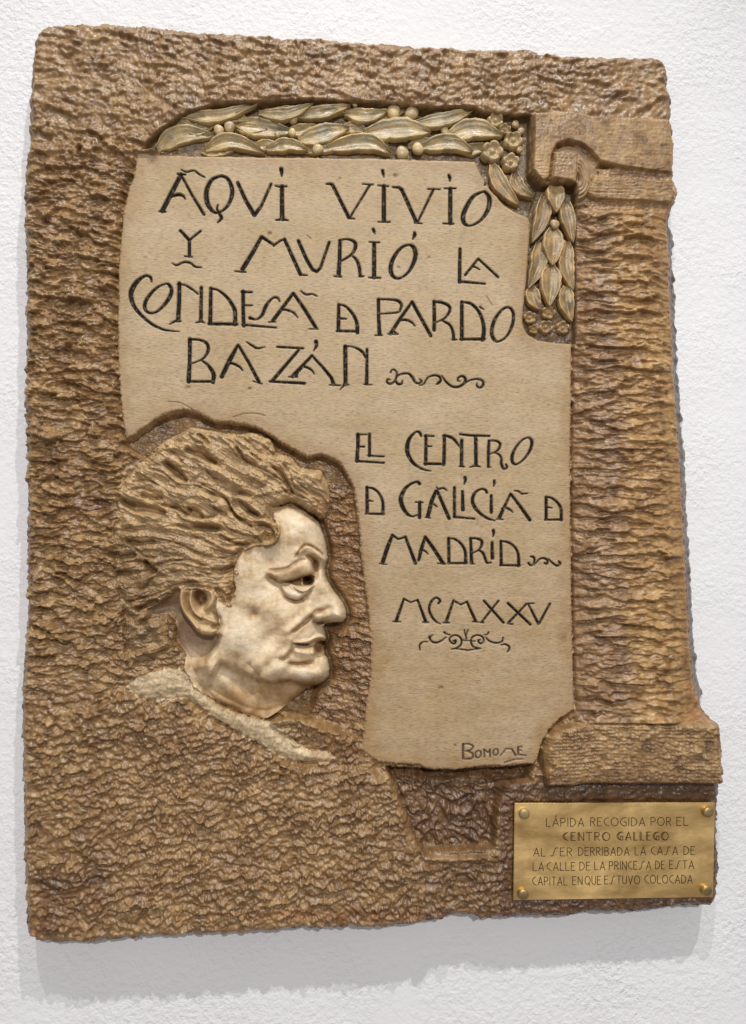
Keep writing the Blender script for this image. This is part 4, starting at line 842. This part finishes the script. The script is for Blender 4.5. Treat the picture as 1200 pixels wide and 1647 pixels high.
# ------------------------------------------------------------------ materials
def nodes_of(m):
    m.use_nodes = True
    nt = m.node_tree
    return nt, nt.nodes, nt.links, nt.nodes['Principled BSDF']
def N(nt, t, **kw):
    n = nt.nodes.new(t)
    for a, b in kw.items():
        if a in n.inputs.keys(): n.inputs[a].default_value = b
        else: setattr(n, a, b)
    return n
def stone(name, col, rough, fleck=0.3, fleck_col=(.10, .055, .03), scale=(1, 1, 1), bumpk=0.25, coat=0.0, grain=0.12, attr=True):
    m = bpy.data.materials.new(name)
    nt, nn, ll, bs = nodes_of(m)
    tcn = N(nt, 'ShaderNodeTexCoord'); mpn = N(nt, 'ShaderNodeMapping'); mpn.inputs['Scale'].default_value = scale
    ll.new(tcn.outputs['Object'], mpn.inputs['Vector'])
    n1 = N(nt, 'ShaderNodeTexNoise', Scale=420.0, Detail=4.0, Roughness=0.65)
    n2 = N(nt, 'ShaderNodeTexNoise', Scale=60.0, Detail=5.0, Roughness=0.6)
    n3 = N(nt, 'ShaderNodeTexNoise', Scale=900.0, Detail=2.0)
    for n in (n1, n2): ll.new(mpn.outputs[0], n.inputs['Vector'])
    ll.new(tcn.outputs['Object'], n3.inputs['Vector'])
    at = N(nt, 'ShaderNodeAttribute', attribute_name='tint')
    pa = N(nt, 'ShaderNodeAttribute', attribute_name='paint')
    base = N(nt, 'ShaderNodeMix', data_type='RGBA', blend_type='MULTIPLY'); base.inputs[0].default_value = 1
    base.inputs[6].default_value = (*col, 1)
    if attr: ll.new(at.outputs['Color'], base.inputs[7])
    else: base.inputs[7].default_value = (1, 1, 1, 1)
    r2 = N(nt, 'ShaderNodeMapRange'); r2.inputs[1].default_value = .3; r2.inputs[2].default_value = .7
    r2.inputs[3].default_value = 1 - grain * 1.6; r2.inputs[4].default_value = 1 + grain * 1.4
    ll.new(n2.outputs['Fac'], r2.inputs[0])
    g2 = N(nt, 'ShaderNodeMix', data_type='RGBA', blend_type='MULTIPLY'); g2.inputs[0].default_value = 1
    ll.new(base.outputs[2], g2.inputs[6]); ll.new(r2.outputs[0], g2.inputs[7])
    r1 = N(nt, 'ShaderNodeMapRange'); r1.inputs[1].default_value = .50; r1.inputs[2].default_value = .70
    r1.inputs[3].default_value = 0; r1.inputs[4].default_value = fleck
    ll.new(n1.outputs['Fac'], r1.inputs[0])
    fl = N(nt, 'ShaderNodeMix', data_type='RGBA'); fl.inputs[7].default_value = (*fleck_col, 1)
    ll.new(r1.outputs[0], fl.inputs[0]); ll.new(g2.outputs[2], fl.inputs[6])
    pm = N(nt, 'ShaderNodeMix', data_type='RGBA'); pm.inputs[7].default_value = (.006, .006, .006, 1)
    if attr: ll.new(pa.outputs['Fac'], pm.inputs[0])
    else: pm.inputs[0].default_value = 0
    ll.new(fl.outputs[2], pm.inputs[6])
    ll.new(pm.outputs[2], bs.inputs['Base Color'])
    if attr:
        sp_ = N(nt, 'ShaderNodeMapRange'); sp_.inputs[3].default_value = .5; sp_.inputs[4].default_value = .16
        ll.new(pa.outputs['Fac'], sp_.inputs[0]); ll.new(sp_.outputs[0], bs.inputs['Specular IOR Level'])
    rr = N(nt, 'ShaderNodeMapRange'); rr.inputs[1].default_value = .3; rr.inputs[2].default_value = .7
    rr.inputs[3].default_value = rough - .1; rr.inputs[4].default_value = rough + .12
    ll.new(n2.outputs['Fac'], rr.inputs[0]); ll.new(rr.outputs[0], bs.inputs['Roughness'])
    bm = N(nt, 'ShaderNodeBump', Strength=bumpk, Distance=0.0007)
    ad = N(nt, 'ShaderNodeMath', operation='ADD'); ll.new(n1.outputs['Fac'], ad.inputs[0]); ll.new(n3.outputs['Fac'], ad.inputs[1])
    ll.new(ad.outputs[0], bm.inputs['Height']); ll.new(bm.outputs[0], bs.inputs['Normal'])
    bs.inputs['Coat Weight'].default_value = coat; bs.inputs['Coat Roughness'].default_value = 0.28
    return m
M = {}
M['rough'] = stone('rough_brown_stone', (.255, .152, .061), .44, .35, bumpk=.35, coat=.3, grain=.16)
M['panel'] = stone('panel_stone', (.455, .337, .193), .58, .75, (.16, .10, .055), (.35, 1, 1.9), .22, 0, .07)
M['skin'] = stone('glazed_skin', (.66, .52, .335), .52, .30, (.36, .25, .14), (1, 1, 1), .22, .06, .12)
M['hair'] = stone('glazed_hair', (.42, .28, .135), .42, .30, (.16, .085, .04), (1, 1, 1), .45, .25, .16)
M['pil'] = stone('tooled_stone', (.295, .182, .076), .46, .35, bumpk=.4, coat=.22, grain=.15)
M['garl'] = stone('waxed_leaf', (.47, .345, .165), .40, .25, (.14, .09, .04), (1, 1, 1), .5, .4, .26)
M['garl2'] = stone('waxed_leaf_brown', (.38, .25, .11), .38, .25, (.12, .07, .03), (1, 1, 1), .5, .4, .26)
M['bed'] = stone('waxed_bed', (.42, .30, .17), .5, .3, bumpk=.4, coat=.2)
M['collar'] = stone('pale_collar', (.48, .365, .215), .5, .35, (.22, .14, .07), (1, 1, 1), .35, .15, .15)

# ------------------------------------------------------------------ mesh building
HS = HREF + 18 * sstep(905, 965, X) * sstep(160, 200, Y) + 6 * sstep(1140, 1170, Y) * sstep(870, 900, X)
HS = HS - 6 * sstep(1262, 1300, Y) * sstep(830, 900, X)
WX, WZ = p2w(X, Y, HS)
CO = np.stack([WX, -H.astype(np.float64) * S, WZ], -1).reshape(-1, 3).astype(f32)
jj, ii = np.meshgrid(np.arange(NY - 1), np.arange(NX - 1), indexing='ij')
a = (jj * NX + ii).ravel(); quads = np.stack([a, a + NX, a + NX + 1, a + 1], -1)
Hm = np.maximum(np.maximum(H[:-1, :-1], H[1:, :-1]), np.maximum(H[:-1, 1:], H[1:, 1:])).ravel()
fr = REG[:-1, :-1].ravel()
keep = Hm > -6
quads = quads[keep]; fr = fr[keep]
tint_flat = np.concatenate([TINT.reshape(-1, 3), np.ones((NY * NX, 1), f32)], 1)
paint_flat = PAINT.ravel()
root = bpy.data.objects.new('stone_plaque', None)
sc.collection.objects.link(root)
rx, rz = p2w(600, 800, 0)
root.location = (float(rx), 0, float(rz))
root['label'] = 'large carved brown stone plaque with woman in profile and black-lettered panel on wall'
root['category'] = 'plaque'
ROOTL = np.array([float(rx), 0, float(rz)], f32)

rg = np.random.RandomState(3)
def link(o, parent):
    sc.collection.objects.link(o)
    if parent is not None: o.parent = parent
    return o
def sub(name, mask, mat, parent, label=None):
    q = quads[mask]
    if len(q) == 0: return None
    vid, inv = np.unique(q, return_inverse=True)
    me = bpy.data.meshes.new(name)
    me.vertices.add(len(vid)); me.vertices.foreach_set('co', (CO[vid] - ROOTL).ravel())
    nf = len(q)
    me.loops.add(nf * 4); me.loops.foreach_set('vertex_index', inv.reshape(-1).astype(np.int32))
    me.polygons.add(nf); me.polygons.foreach_set('loop_start', np.arange(0, nf * 4, 4, dtype=np.int32))
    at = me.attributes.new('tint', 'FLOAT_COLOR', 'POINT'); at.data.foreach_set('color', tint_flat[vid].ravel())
    ap = me.attributes.new('paint', 'FLOAT', 'POINT'); ap.data.foreach_set('value', paint_flat[vid])
    me.update(calc_edges=True)
    me.polygons.foreach_set('use_smooth', np.ones(nf, bool))
    me.materials.append(mat)
    o = link(bpy.data.objects.new(name, me), parent)
    if label: o['label'] = label
    return o
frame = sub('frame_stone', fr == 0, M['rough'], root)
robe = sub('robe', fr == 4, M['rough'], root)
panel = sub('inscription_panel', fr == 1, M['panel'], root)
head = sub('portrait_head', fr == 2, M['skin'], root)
hair = sub('hair', fr == 3, M['hair'], head)
ear = sub('ear', fr == 10, M['skin'], head)
collar = sub('collar', fr == 11, M['collar'], root)
garland = sub('garland', fr == 5, M['bed'], root, 'horizontal garland along the top of the panel')
garland2 = sub('garland', fr == 6, M['bed'], root, 'vertical garland hanging at the upper right')
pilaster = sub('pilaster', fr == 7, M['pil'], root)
sub('capital_block', fr == 8, M['pil'], pilaster)
sub('base_block', fr == 9, M['pil'], pilaster)
sub('scroll', fr == 12, M['pil'], root)
for gi, nm in enumerate(glyph_names):
    sub(nm, fr == GLYPH0 + gi, M['panel'], panel)

plate_root = None
PLATEL = np.zeros(3)
def mesh_obj(name, verts, faces, mat, parent, smooth=True, label=None, tint=None):
    v = np.asarray(verts, float)
    me = bpy.data.meshes.new(name)
    off = ROOTL if parent is not None and parent is not plate_root else (PLATEL if parent is plate_root else np.zeros(3))
    me.from_pydata((v - off).tolist(), [], faces)
    if name in ('leaf', 'berry', 'flower'):
        t_ = np.ones((len(v), 4), f32) * (0.85 + 0.3 * rg.rand()) if tint is None else tint
        at = me.attributes.new('tint', 'FLOAT_COLOR', 'POINT'); at.data.foreach_set('color', t_.astype(f32).ravel())
    me.update()
    if smooth: me.polygons.foreach_set('use_smooth', np.ones(len(me.polygons), bool))
    me.materials.append(mat)
    o = link(bpy.data.objects.new(name, me), parent)
    if label: o['label'] = label
    return o
def place(px, py, h, href=None):
    x, z = p2w(px, py, h if href is None else href)
    return np.stack([x, -np.asarray(h) * S * np.ones_like(x), z], -1)

# ------------------------------------------------------------------ garland leaves, berries and flowers

def leaf(sp, wd, h, parent, mat, rise=9, twist=0.0):
    p = catmull([(x, y, 0) for x, y in sp], 8)[:, :2]
    n = len(p); t = np.linspace(0, 1, n)
    tan = np.gradient(p, axis=0); tan /= np.linalg.norm(tan, axis=1)[:, None]
    nor = np.stack([-tan[:, 1], tan[:, 0]], -1)
    prof = np.sin(math.pi * np.clip(t, 0, 1) ** 0.85) ** 0.72 * (1 - 0.25 * t); prof[0] = 0.35; prof[-1] = 0.03
    half = wd * prof
    ss = np.array([-1.0, -0.97, -0.86, -0.7, -0.45, -0.2, 0, 0.2, 0.45, 0.7, 0.86, 0.97, 1.0])
    v = []
    ph = rg.rand() * 6
    for i in range(n):
        for s in ss:
            q = p[i] + nor[i] * half[i] * s * (1 + 0.05 * math.sin(t[i] * 17 + ph) + 0.04 * math.sin(t[i] * 41 + ph * 2))
            a_ = abs(s)
            z = h + rise * math.sin(math.pi * (0.12 + 0.78 * t[i])) * 0.8 + 3.2 * t[i]
            z += 6.2 * a_ ** 3.2 - 1.0 - 2.2 * math.exp(-(s / 0.10) ** 2) + 1.5 * math.exp(-((a_ - .3) / .14) ** 2) + twist * s
            z += 0.6 * math.sin(s * 9 + t[i] * 13 + ph) * (1 - a_)
            z += 1.5 * float(perlin(np.array([q[0] / 7.0]), np.array([q[1] / 5.0]), 401)[0]) + 0.7 * float(perlin(np.array([q[0] / 3.0]), np.array([q[1] / 2.5]), 402)[0])
            if a_ > 0.9: z -= 3.4 if a_ < 0.99 else 16
            v.append((q[0], q[1], z))
    v = np.array(v); m = len(ss); f = []
    for i in range(n - 1):
        for j in range(m - 1):
            f.append((i * m + j, i * m + j + 1, (i + 1) * m + j + 1, (i + 1) * m + j))
    pts = place(v[:, 0], v[:, 1], v[:, 2], np.full(len(v), h + 6.0))
    aa = np.abs(np.tile(ss, n)); tt = np.repeat(t, m)
    rim = sstep(.72, .92, aa); tone = 0.78 + 0.38 * rim + 0.30 * perlin(tt * 4 + rg.rand() * 9, np.tile(ss, n) * 2.2, int(rg.randint(90)))
    tone *= 0.9 + 0.25 * rg.rand(); hue = 0.12 * perlin(tt * 3 + rg.rand() * 9, np.tile(ss, n), 5)
    tint = np.stack([tone * (1 + hue), tone, tone * (.95 - hue), np.ones(len(tone))], -1)
    return mesh_obj('leaf', pts, f, mat, parent, tint=tint)
def berry(cx, cy, r, h, parent, mat, name='berry', fl=0.55):
    v = [(cx, cy, h + r * fl)]; f = []
    NR, NS = 5, 14
    for i in range(1, NR + 1):
        a_ = i / NR * math.pi * 0.5
        for j in range(NS):
            b_ = j / NS * 2 * math.pi
            k_ = 1 + 0.07 * math.sin(2 * b_ + cx) + 0.05 * math.sin(3 * b_ + cy)
            v.append((cx + r * k_ * math.sin(a_) * math.cos(b_), cy + r * k_ * math.sin(a_) * math.sin(b_), h + r * fl * math.cos(a_) ** 0.7 if i < NR else h - 3))
    for j in range(NS): f.append((0, 1 + (j + 1) % NS, 1 + j))
    for i in range(NR - 1):
        for j in range(NS):
            a0 = 1 + i * NS + j; a1 = 1 + i * NS + (j + 1) % NS
            f.append((a0, a1, a1 + NS, a0 + NS))
    v = np.array(v)
    return mesh_obj(name, place(v[:, 0], v[:, 1], v[:, 2], np.full(len(v), h)), f, mat, parent)
def flower(cx, cy, r, h, parent, mat, rot=0.0, n=5):
    v = []; f = []
    NA, NRr = 60, 9
    for i in range(NRr + 1):
        q = i / NRr
        for j in range(NA):
            b_ = j / NA * 2 * math.pi
            pet = abs(math.cos((b_ + rot) * n / 2)) ** 0.55
            R = r * (0.80 + 0.20 * pet)
            rad_ = R * q
            z = h + 4.2 * math.exp(-(q / 0.24) ** 4) * 1.0
            z += 7.5 * math.exp(-((q - 0.72) / 0.2) ** 2) * (0.15 + 0.85 * pet) + 1.0
            if q > 0.99: z = h - 6
            z += 0.9 * math.sin(b_ * 3 + cx) * q
            v.append((cx + rad_ * math.cos(b_), cy + rad_ * math.sin(b_) * 0.97, z))
    for i in range(NRr):
        for j in range(NA):
            a0 = i * NA + j; a1 = i * NA + (j + 1) % NA
            f.append((a0, a0 + NA, a1 + NA, a1))
    v = np.array(v)
    return mesh_obj('flower', place(v[:, 0], v[:, 1], v[:, 2], np.full(len(v), h + 3.0)), f, mat, parent)
for sp, wd, h, tw in (
    ([(252,238),(290,216),(346,218)],17,42,-1),([(292,184),(352,186),(417,165)],12,48,1.5),([(330,238),(372,226),(426,245)],13,46,-2),
    ([(378,196),(424,206),(474,212)],17,43,0),([(416,180),(462,183),(504,166)],12,49,1.5),([(428,238),(464,232),(496,241)],11,47,-1),
    ([(478,184),(522,179),(564,169)],12,48,1),([(480,224),(522,214),(562,204)],17,45,0),([(555,180),(592,186),(623,178)],13,48,1),
    ([(526,236),(590,228),(629,246)],14,47,-2),([(586,212),(648,206),(693,212)],19,49,0),([(668,196),(722,190),(764,174)],13,49,1.5),
    ([(680,234),(724,228),(761,244)],14,48,-1.5),([(718,218),(764,206),(809,218)],18,50,0)):
    leaf(sp, wd * 1.08, h - 1, garland, M['garl'], 6, tw)
for k_ in range(19):
    t_ = k_ / 18; bx = 268 + 500 * t_; by = (172 + 18 * (1 - t_) if k_ % 3 == 0 else (206 if k_ % 3 == 1 else 238)) + rg.uniform(-4, 4)
    if bx < 330 and by < 200: by += 16
    leaf([(bx, by), (bx + 24, by + rg.uniform(-6, 6)), (bx + 52, by + rg.uniform(-9, 9))], 11, 40, garland, M['garl'], 6, rg.uniform(-1, 1))
for cx, cy, r in ((352,209,8.5),(369,204,9.5),(471,191,8),(470,213,6.5),(511,240,9),(571,168,4.5),(633,180,11.5),(662,182,11),(647,246,10.5),(672,239,9.5),(715,210,6.5),(446,216,5)):
    berry(cx, cy, r, 50, garland, M['garl'])
for cx, cy, r, rot in ((792,243,20,0),(797,193,15,.6),(812,208,11,.2),(826,225,17,1.0),(822,260,16,.3)):
    flower(cx, cy, r, 49, garland, M['garl'], rot)
for cx, cy, r in ((829,200,6.5),(838,211,6),(835,240,6)): berry(cx, cy, r, 48, garland, M['garl2'])
leaf([(792,262),(806,298),(835,330)], 15, 45, garland, M['garl2'], 7)
leaf([(828,275),(834,300),(858,318)], 13, 43, garland, M['garl2'], 6)
for sp, wd, h in (([(893,292),(894,316),(895,341)],17,56),([(876,312),(872,350),(856,390)],15,52),([(908,318),(914,352),(922,390)],14,52),
    ([(890,364),(890,396),(889,427)],20,53),([(868,388),(866,425),(850,464)],16,49),([(914,386),(911,428),(922,467)],15,49),
    ([(887,424),(886,456),(884,492)],20,52),([(856,458),(858,480),(869,498)],14,48),([(912,458),(911,486),(920,517)],15,49)):
    leaf(sp, wd, h, garland2, M['garl2'], 7)
berry(892, 361, 8, 57, garland2, M['garl2'])
for cx, cy, r, rot in ((882,503,13,0),(852,511,12,.5),(878,526,13,.9),(905,527,12.5,.2),(858,530,9,.2)):
    flower(cx, cy, r, 47, garland2, M['garl2'], rot)

# ------------------------------------------------------------------ white wall
def wall_material():
    m = bpy.data.materials.new('white_stucco')
    nt, nn, ll, bs = nodes_of(m)
    tcn = N(nt, 'ShaderNodeTexCoord')
    n1 = N(nt, 'ShaderNodeTexNoise', Scale=120.0, Detail=3.0, Roughness=.55)
    n2 = N(nt, 'ShaderNodeTexNoise', Scale=260.0, Detail=3.0, Roughness=.6)
    n3 = N(nt, 'ShaderNodeTexNoise', Scale=3.0, Detail=3.0)
    for n in (n1, n2, n3): ll.new(tcn.outputs['Object'], n.inputs['Vector'])
    ml = N(nt, 'ShaderNodeMath', operation='MULTIPLY'); ml.inputs[1].default_value = .35; ll.new(n2.outputs['Fac'], ml.inputs[0])
    ad = N(nt, 'ShaderNodeMath', operation='ADD'); ll.new(n1.outputs['Fac'], ad.inputs[0]); ll.new(ml.outputs[0], ad.inputs[1])
    bm = N(nt, 'ShaderNodeBump', Strength=.7, Distance=.004)
    n4 = N(nt, 'ShaderNodeTexNoise', Scale=7.0, Detail=3.0); ll.new(tcn.outputs['Object'], n4.inputs['Vector'])
    r4 = N(nt, 'ShaderNodeMapRange'); r4.inputs[1].default_value = .35; r4.inputs[2].default_value = .65; r4.inputs[3].default_value = .35; r4.inputs[4].default_value = 1.15
    ll.new(n4.outputs['Fac'], r4.inputs[0])
    m4 = N(nt, 'ShaderNodeMath', operation='MULTIPLY'); ll.new(ad.outputs[0], m4.inputs[0]); ll.new(r4.outputs[0], m4.inputs[1])
    ll.new(m4.outputs[0], bm.inputs['Height']); ll.new(bm.outputs[0], bs.inputs['Normal'])
    cr = N(nt, 'ShaderNodeValToRGB'); cr.color_ramp.elements[0].color = (.75, .755, .77, 1); cr.color_ramp.elements[1].color = (.81, .815, .83, 1)
    ll.new(n3.outputs['Fac'], cr.inputs[0]); ll.new(cr.outputs[0], bs.inputs['Base Color'])
    bs.inputs['Roughness'].default_value = .75
    return m
wv_ = [(-3, 0, -0.6), (3, 0, -0.6), (3, 0, 4.2), (-3, 0, 4.2), (-3, 0.2, -0.6), (3, 0.2, -0.6), (3, 0.2, 4.2), (-3, 0.2, 4.2)]
wall = mesh_obj('wall', wv_, [(0, 1, 2, 3), (5, 4, 7, 6), (4, 5, 1, 0), (3, 2, 6, 7), (4, 0, 3, 7), (1, 5, 6, 2)], wall_material(), None, False)
wall['kind'] = 'structure'; wall['label'] = 'white stucco wall behind the stone plaque'

# ------------------------------------------------------------------ brass plate
PC = [(828,1292),(1150,1291),(1147,1443),(826,1448)]
HPL = 67.0
def brass(name, rough, col=(.78, .55, .22)):
    m = bpy.data.materials.new(name)
    nt, nn, ll, bs = nodes_of(m)
    tcn = N(nt, 'ShaderNodeTexCoord'); mpn = N(nt, 'ShaderNodeMapping'); mpn.inputs['Scale'].default_value = (1, 1, 2.5)
    ll.new(tcn.outputs['Object'], mpn.inputs['Vector'])
    n1 = N(nt, 'ShaderNodeTexNoise', Scale=9.0, Detail=6.0, Roughness=.66, Distortion=.3); ll.new(mpn.outputs[0], n1.inputs['Vector'])
    n2 = N(nt, 'ShaderNodeTexNoise', Scale=120.0, Detail=4.0); ll.new(mpn.outputs[0], n2.inputs['Vector'])
    cr = N(nt, 'ShaderNodeValToRGB')
    cr.color_ramp.elements[0].position = .36; cr.color_ramp.elements[0].color = (col[0] * .68, col[1] * .6, col[2] * .5, 1)
    cr.color_ramp.elements[1].position = .62; cr.color_ramp.elements[1].color = (*col, 1)
    ll.new(n1.outputs['Fac'], cr.inputs[0]); ll.new(cr.outputs[0], bs.inputs['Base Color'])
    bs.inputs['Metallic'].default_value = 1.0
    rr = N(nt, 'ShaderNodeMapRange'); rr.inputs[1].default_value = .3; rr.inputs[2].default_value = .7; rr.inputs[3].default_value = rough - .14; rr.inputs[4].default_value = rough + .18
    ll.new(n1.outputs['Fac'], rr.inputs[0]); ll.new(rr.outputs[0], bs.inputs['Roughness'])
    bm = N(nt, 'ShaderNodeBump', Strength=.12, Distance=.0006); ll.new(n2.outputs['Fac'], bm.inputs['Height']); ll.new(bm.outputs[0], bs.inputs['Normal'])
    return m
MB, MB2 = brass('tarnished_brass', .44, (.98, .72, .32)), brass('brass_cap', .52, (.52, .41, .21))
ink = bpy.data.materials.new('engraving'); nt, nn, ll, bs = nodes_of(ink)
bs.inputs['Base Color'].default_value = (.06, .028, .01, 1); bs.inputs['Roughness'].default_value = .5; bs.inputs['Metallic'].default_value = .4
PLATEL = np.zeros(3)
pr = bpy.data.objects.new('brass_plate', None)
pc0 = place(np.array([988.0]), np.array([1368.0]), HPL)[0]
pr.location = pc0; PLATEL = pc0.copy()
pr['label'] = 'small engraved brass plate screwed to the lower right corner of the stone plaque'
pr['category'] = 'plate'
link(pr, None)
plate_root = pr
def slab(name, c, h0, h1, bev, mat, parent):
    c = np.array(c, float); cen = c.mean(0); v = []
    inn = cen + (c - cen) * (1 - bev / np.linalg.norm(c - cen, axis=1))[:, None]
    for ring, h in ((c, h0), (c, h1 - bev * .6), (inn, h1)):
        p = place(ring[:, 0], ring[:, 1], np.full(4, h), np.full(4, h1)); v += list(p)
    f = []
    for r in range(2):
        for j in range(4): f.append((r * 4 + j, r * 4 + (j + 1) % 4, (r + 1) * 4 + (j + 1) % 4, (r + 1) * 4 + j))
    f.append((8, 9, 10, 11)); f.append((3, 2, 1, 0))
    f = [tuple(reversed(q)) for q in f]
    return mesh_obj(name, v, f, mat, parent, False)
slab('plate_sheet', PC, HPL - 4.5, HPL, 0.9, MB, pr)
for cx, cy in ((842.5,1307.5),(1137,1305),(840.5,1436.5),(1134.5,1430.5)):
    NS = 24; v = []
    prof = [(8.4, HPL - 0.5), (8.7, HPL + 3.5), (8.2, HPL + 6.2), (7.0, HPL + 7.2), (3.5, HPL + 7.7)]
    for r_, h_ in prof:
        for j in range(NS):
            b_ = j / NS * 2 * math.pi; v.append((cx + r_ * math.cos(b_), cy + r_ * math.sin(b_), h_))
    v.append((cx, cy, HPL + 7.8)); f = []
    for i in range(len(prof) - 1):
        for j in range(NS):
            a0 = i * NS + j; a1 = i * NS + (j + 1) % NS; f.append((a0, a0 + NS, a1 + NS, a1))
    for j in range(NS): f.append(((len(prof) - 1) * NS + j, len(prof) * NS, (len(prof) - 1) * NS + (j + 1) % NS))
    v = np.array(v); mesh_obj('bolt_cap', place(v[:, 0], v[:, 1], v[:, 2], np.full(len(v), HPL)), f, MB2, pr)

def arc(cx, cy, rx_, ry_, a0, a1, n=10):
    return [(cx + rx_ * math.cos(math.radians(a0 + (a1 - a0) * i / n)), cy + ry_ * math.sin(math.radians(a0 + (a1 - a0) * i / n))) for i in range(n + 1)]
GL = {  # width, strokes in a box 1 high
 'A': (.62, [[(0, 1), (.34, 0), (.62, 1)], [(.13, .68), (.52, .68)]]),
 'B': (.48, [[(0, 0), (0, 1)], [(0, 0)] + arc(.2, .22, .22, .22, -90, 90) + [(0, .44)], [(0, .44)] + arc(.2, .72, .28, .28, -90, 90) + [(0, 1)]]),
 'C': (.50, [arc(.5, .5, .5, .5, -95, -180, 6) + [(.04, .62), (.18, .85), (.5, 1)]]),
 'D': (.56, [[(0, 0), (0, 1), (.1, 1)] + arc(.1, .5, .46, .5, 90, -90) + [(0, 0)]]),
 'E': (.44, [[(.44, 0), (0, 0), (0, 1), (.44, 1)], [(0, .44), (.34, .44)]]),
 'G': (.60, [arc(.46, .5, .46, .5, -70, -180, 8) + arc(.46, .5, .46, .5, 180, 90, 6) + [(.6, .95), (.6, .52), (.38, .52)]]),
 'I': (.06, [[(.03, 0), (.03, 1)]]),
 'L': (.42, [[(0, 0), (0, 1), (.42, 1)]]),
 'N': (.52, [[(0, 1), (0, 0), (.52, 1), (.52, 0)]]),
 'O': (.72, [arc(.36, .5, .36, .5, 0, 360, 22)]),
 'P': (.48, [[(0, 1), (0, 0)] + arc(.2, .27, .28, .27, -90, 90) + [(0, .54)]]),
 'Q': (.72, [arc(.36, .5, .36, .5, 0, 360, 22), [(.42, .78), (.7, 1.16)]]),
 'R': (.48, [[(0, 1), (0, 0)] + arc(.2, .25, .25, .25, -90, 90) + [(0, .5)], [(.18, .5), (.48, 1)]]),
 'S': (.74, [[(0, .96), (.12, 1.02), (.26, .9), (.46, .12), (.6, -.02), (.74, .03)]]),
 'T': (.52, [[(0, 0), (.52, 0)], [(.26, 0), (.26, 1)]]),
 'U': (.52, [[(0, 0), (0, .7)] + arc(.26, .7, .26, .3, 180, 0, 8) + [(.52, 0)]]),
 'V': (.56, [[(0, 0), (.28, 1), (.56, 0)]]),
}
def ribbon(v, f, pts, wd, h):
    pts = np.array(pts, float)
    tan = np.gradient(pts, axis=0); L_n = np.linalg.norm(tan, axis=1); L_n[L_n == 0] = 1; tan /= L_n[:, None]
    for i in range(len(pts) - 1):
        d_ = pts[i + 1] - pts[i]; l = np.linalg.norm(d_)
        if l < 1e-6: continue
        d_ /= l; n_ = np.array([-d_[1], d_[0]]) * wd / 2; e_ = d_ * wd * 0.4
        b0 = len(v)
        hh = h + 0.012 * (i % 5)
        for q in (pts[i] - e_ + n_, pts[i + 1] + e_ + n_, pts[i + 1] + e_ - n_, pts[i] - e_ - n_): v.append((q[0], q[1], hh))
        f.append((b0, b0 + 1, b0 + 2, b0 + 3))
def word(txt, x0, x1, yt, yb, double=False):
    base = {'Á': 'A', 'Í': 'I'}
    ws = [GL[base.get(c, c)][0] for c in txt]; hgt = yb - yt
    sc_ = 1.0; gap = 0.24
    tot = sum(ws) + gap * (len(ws) - 1); kx = (x1 - x0) / tot
    x = x0
    for c, w_ in zip(txt, ws):
        v, f = [], []
        for st in GL[base.get(c, c)][1]:
            pts = [(x + a_ * kx, yt + b_ * hgt) for a_, b_ in st]
            ribbon(v, f, pts, 1.15, HPL + 0.18)
        if double:
            st = GL[base.get(c, c)][1][0]
            pts = [(x + a_ * kx + (1.9 if a_ < .3 else 0), yt + b_ * hgt) for a_, b_ in st if a_ < .45]
            if len(pts) > 1: ribbon(v, f, pts, 1.0, HPL + 0.16)
        if c in 'Á': ribbon(v, f, [(x + .32 * kx, yt - 2.6), (x + .42 * kx, yt - 4.2)], 1.3, HPL + 0.18)
        v = np.array(v)
        mesh_obj('letter', place(v[:, 0], v[:, 1], v[:, 2], np.full(len(v), HPL)), [tuple(reversed(q)) for q in f], ink, pr, False)
        x += (w_ + gap) * kx
def line(words, ytl, ytr, hgt, **kw):
    for t_, x0, x1 in words:
        m_ = ((x0 + x1) / 2 - 857) / 258.0; yt = ytl + (ytr - ytl) * m_
        word(t_, x0, x1, yt, yt + hgt, **kw)
line([('LÁPIDA',879,939),('RECOGIDA',950,1037.5),('POR',1047,1079),('EL',1088.5,1107)], 1316.3, 1314.2, 13.3)
line([('CENTRO',905.5,981),('GALLEGO',992.5,1075)], 1339.6, 1337.6, 13.0, double=True)
line([('AL',858,877),('SER',885.5,920),('DERRIBADA',930.5,1012),('LA',1021.5,1038.5),('CASA',1047.5,1090),('DE',1100,1117.5)], 1364.2, 1361.4, 12.9)
line([('LA',857.5,874.5),('CALLE',880,924.7),('DE',932.5,949),('LA',956.5,973),('PRINCESA',980,1047),('DE',1054.5,1069),('ESTA',1077,1116)], 1387.8, 1384.1, 12.8)
line([('CAPITAL',856.5,912),('EN',921,936.5),('QUE',941,966),('ESTUVO',972.5,1029),('COLOCADA',1037,1113.5)], 1411.0, 1407.0, 13.0)
print('verts', NX * NY, 'quads', len(quads))
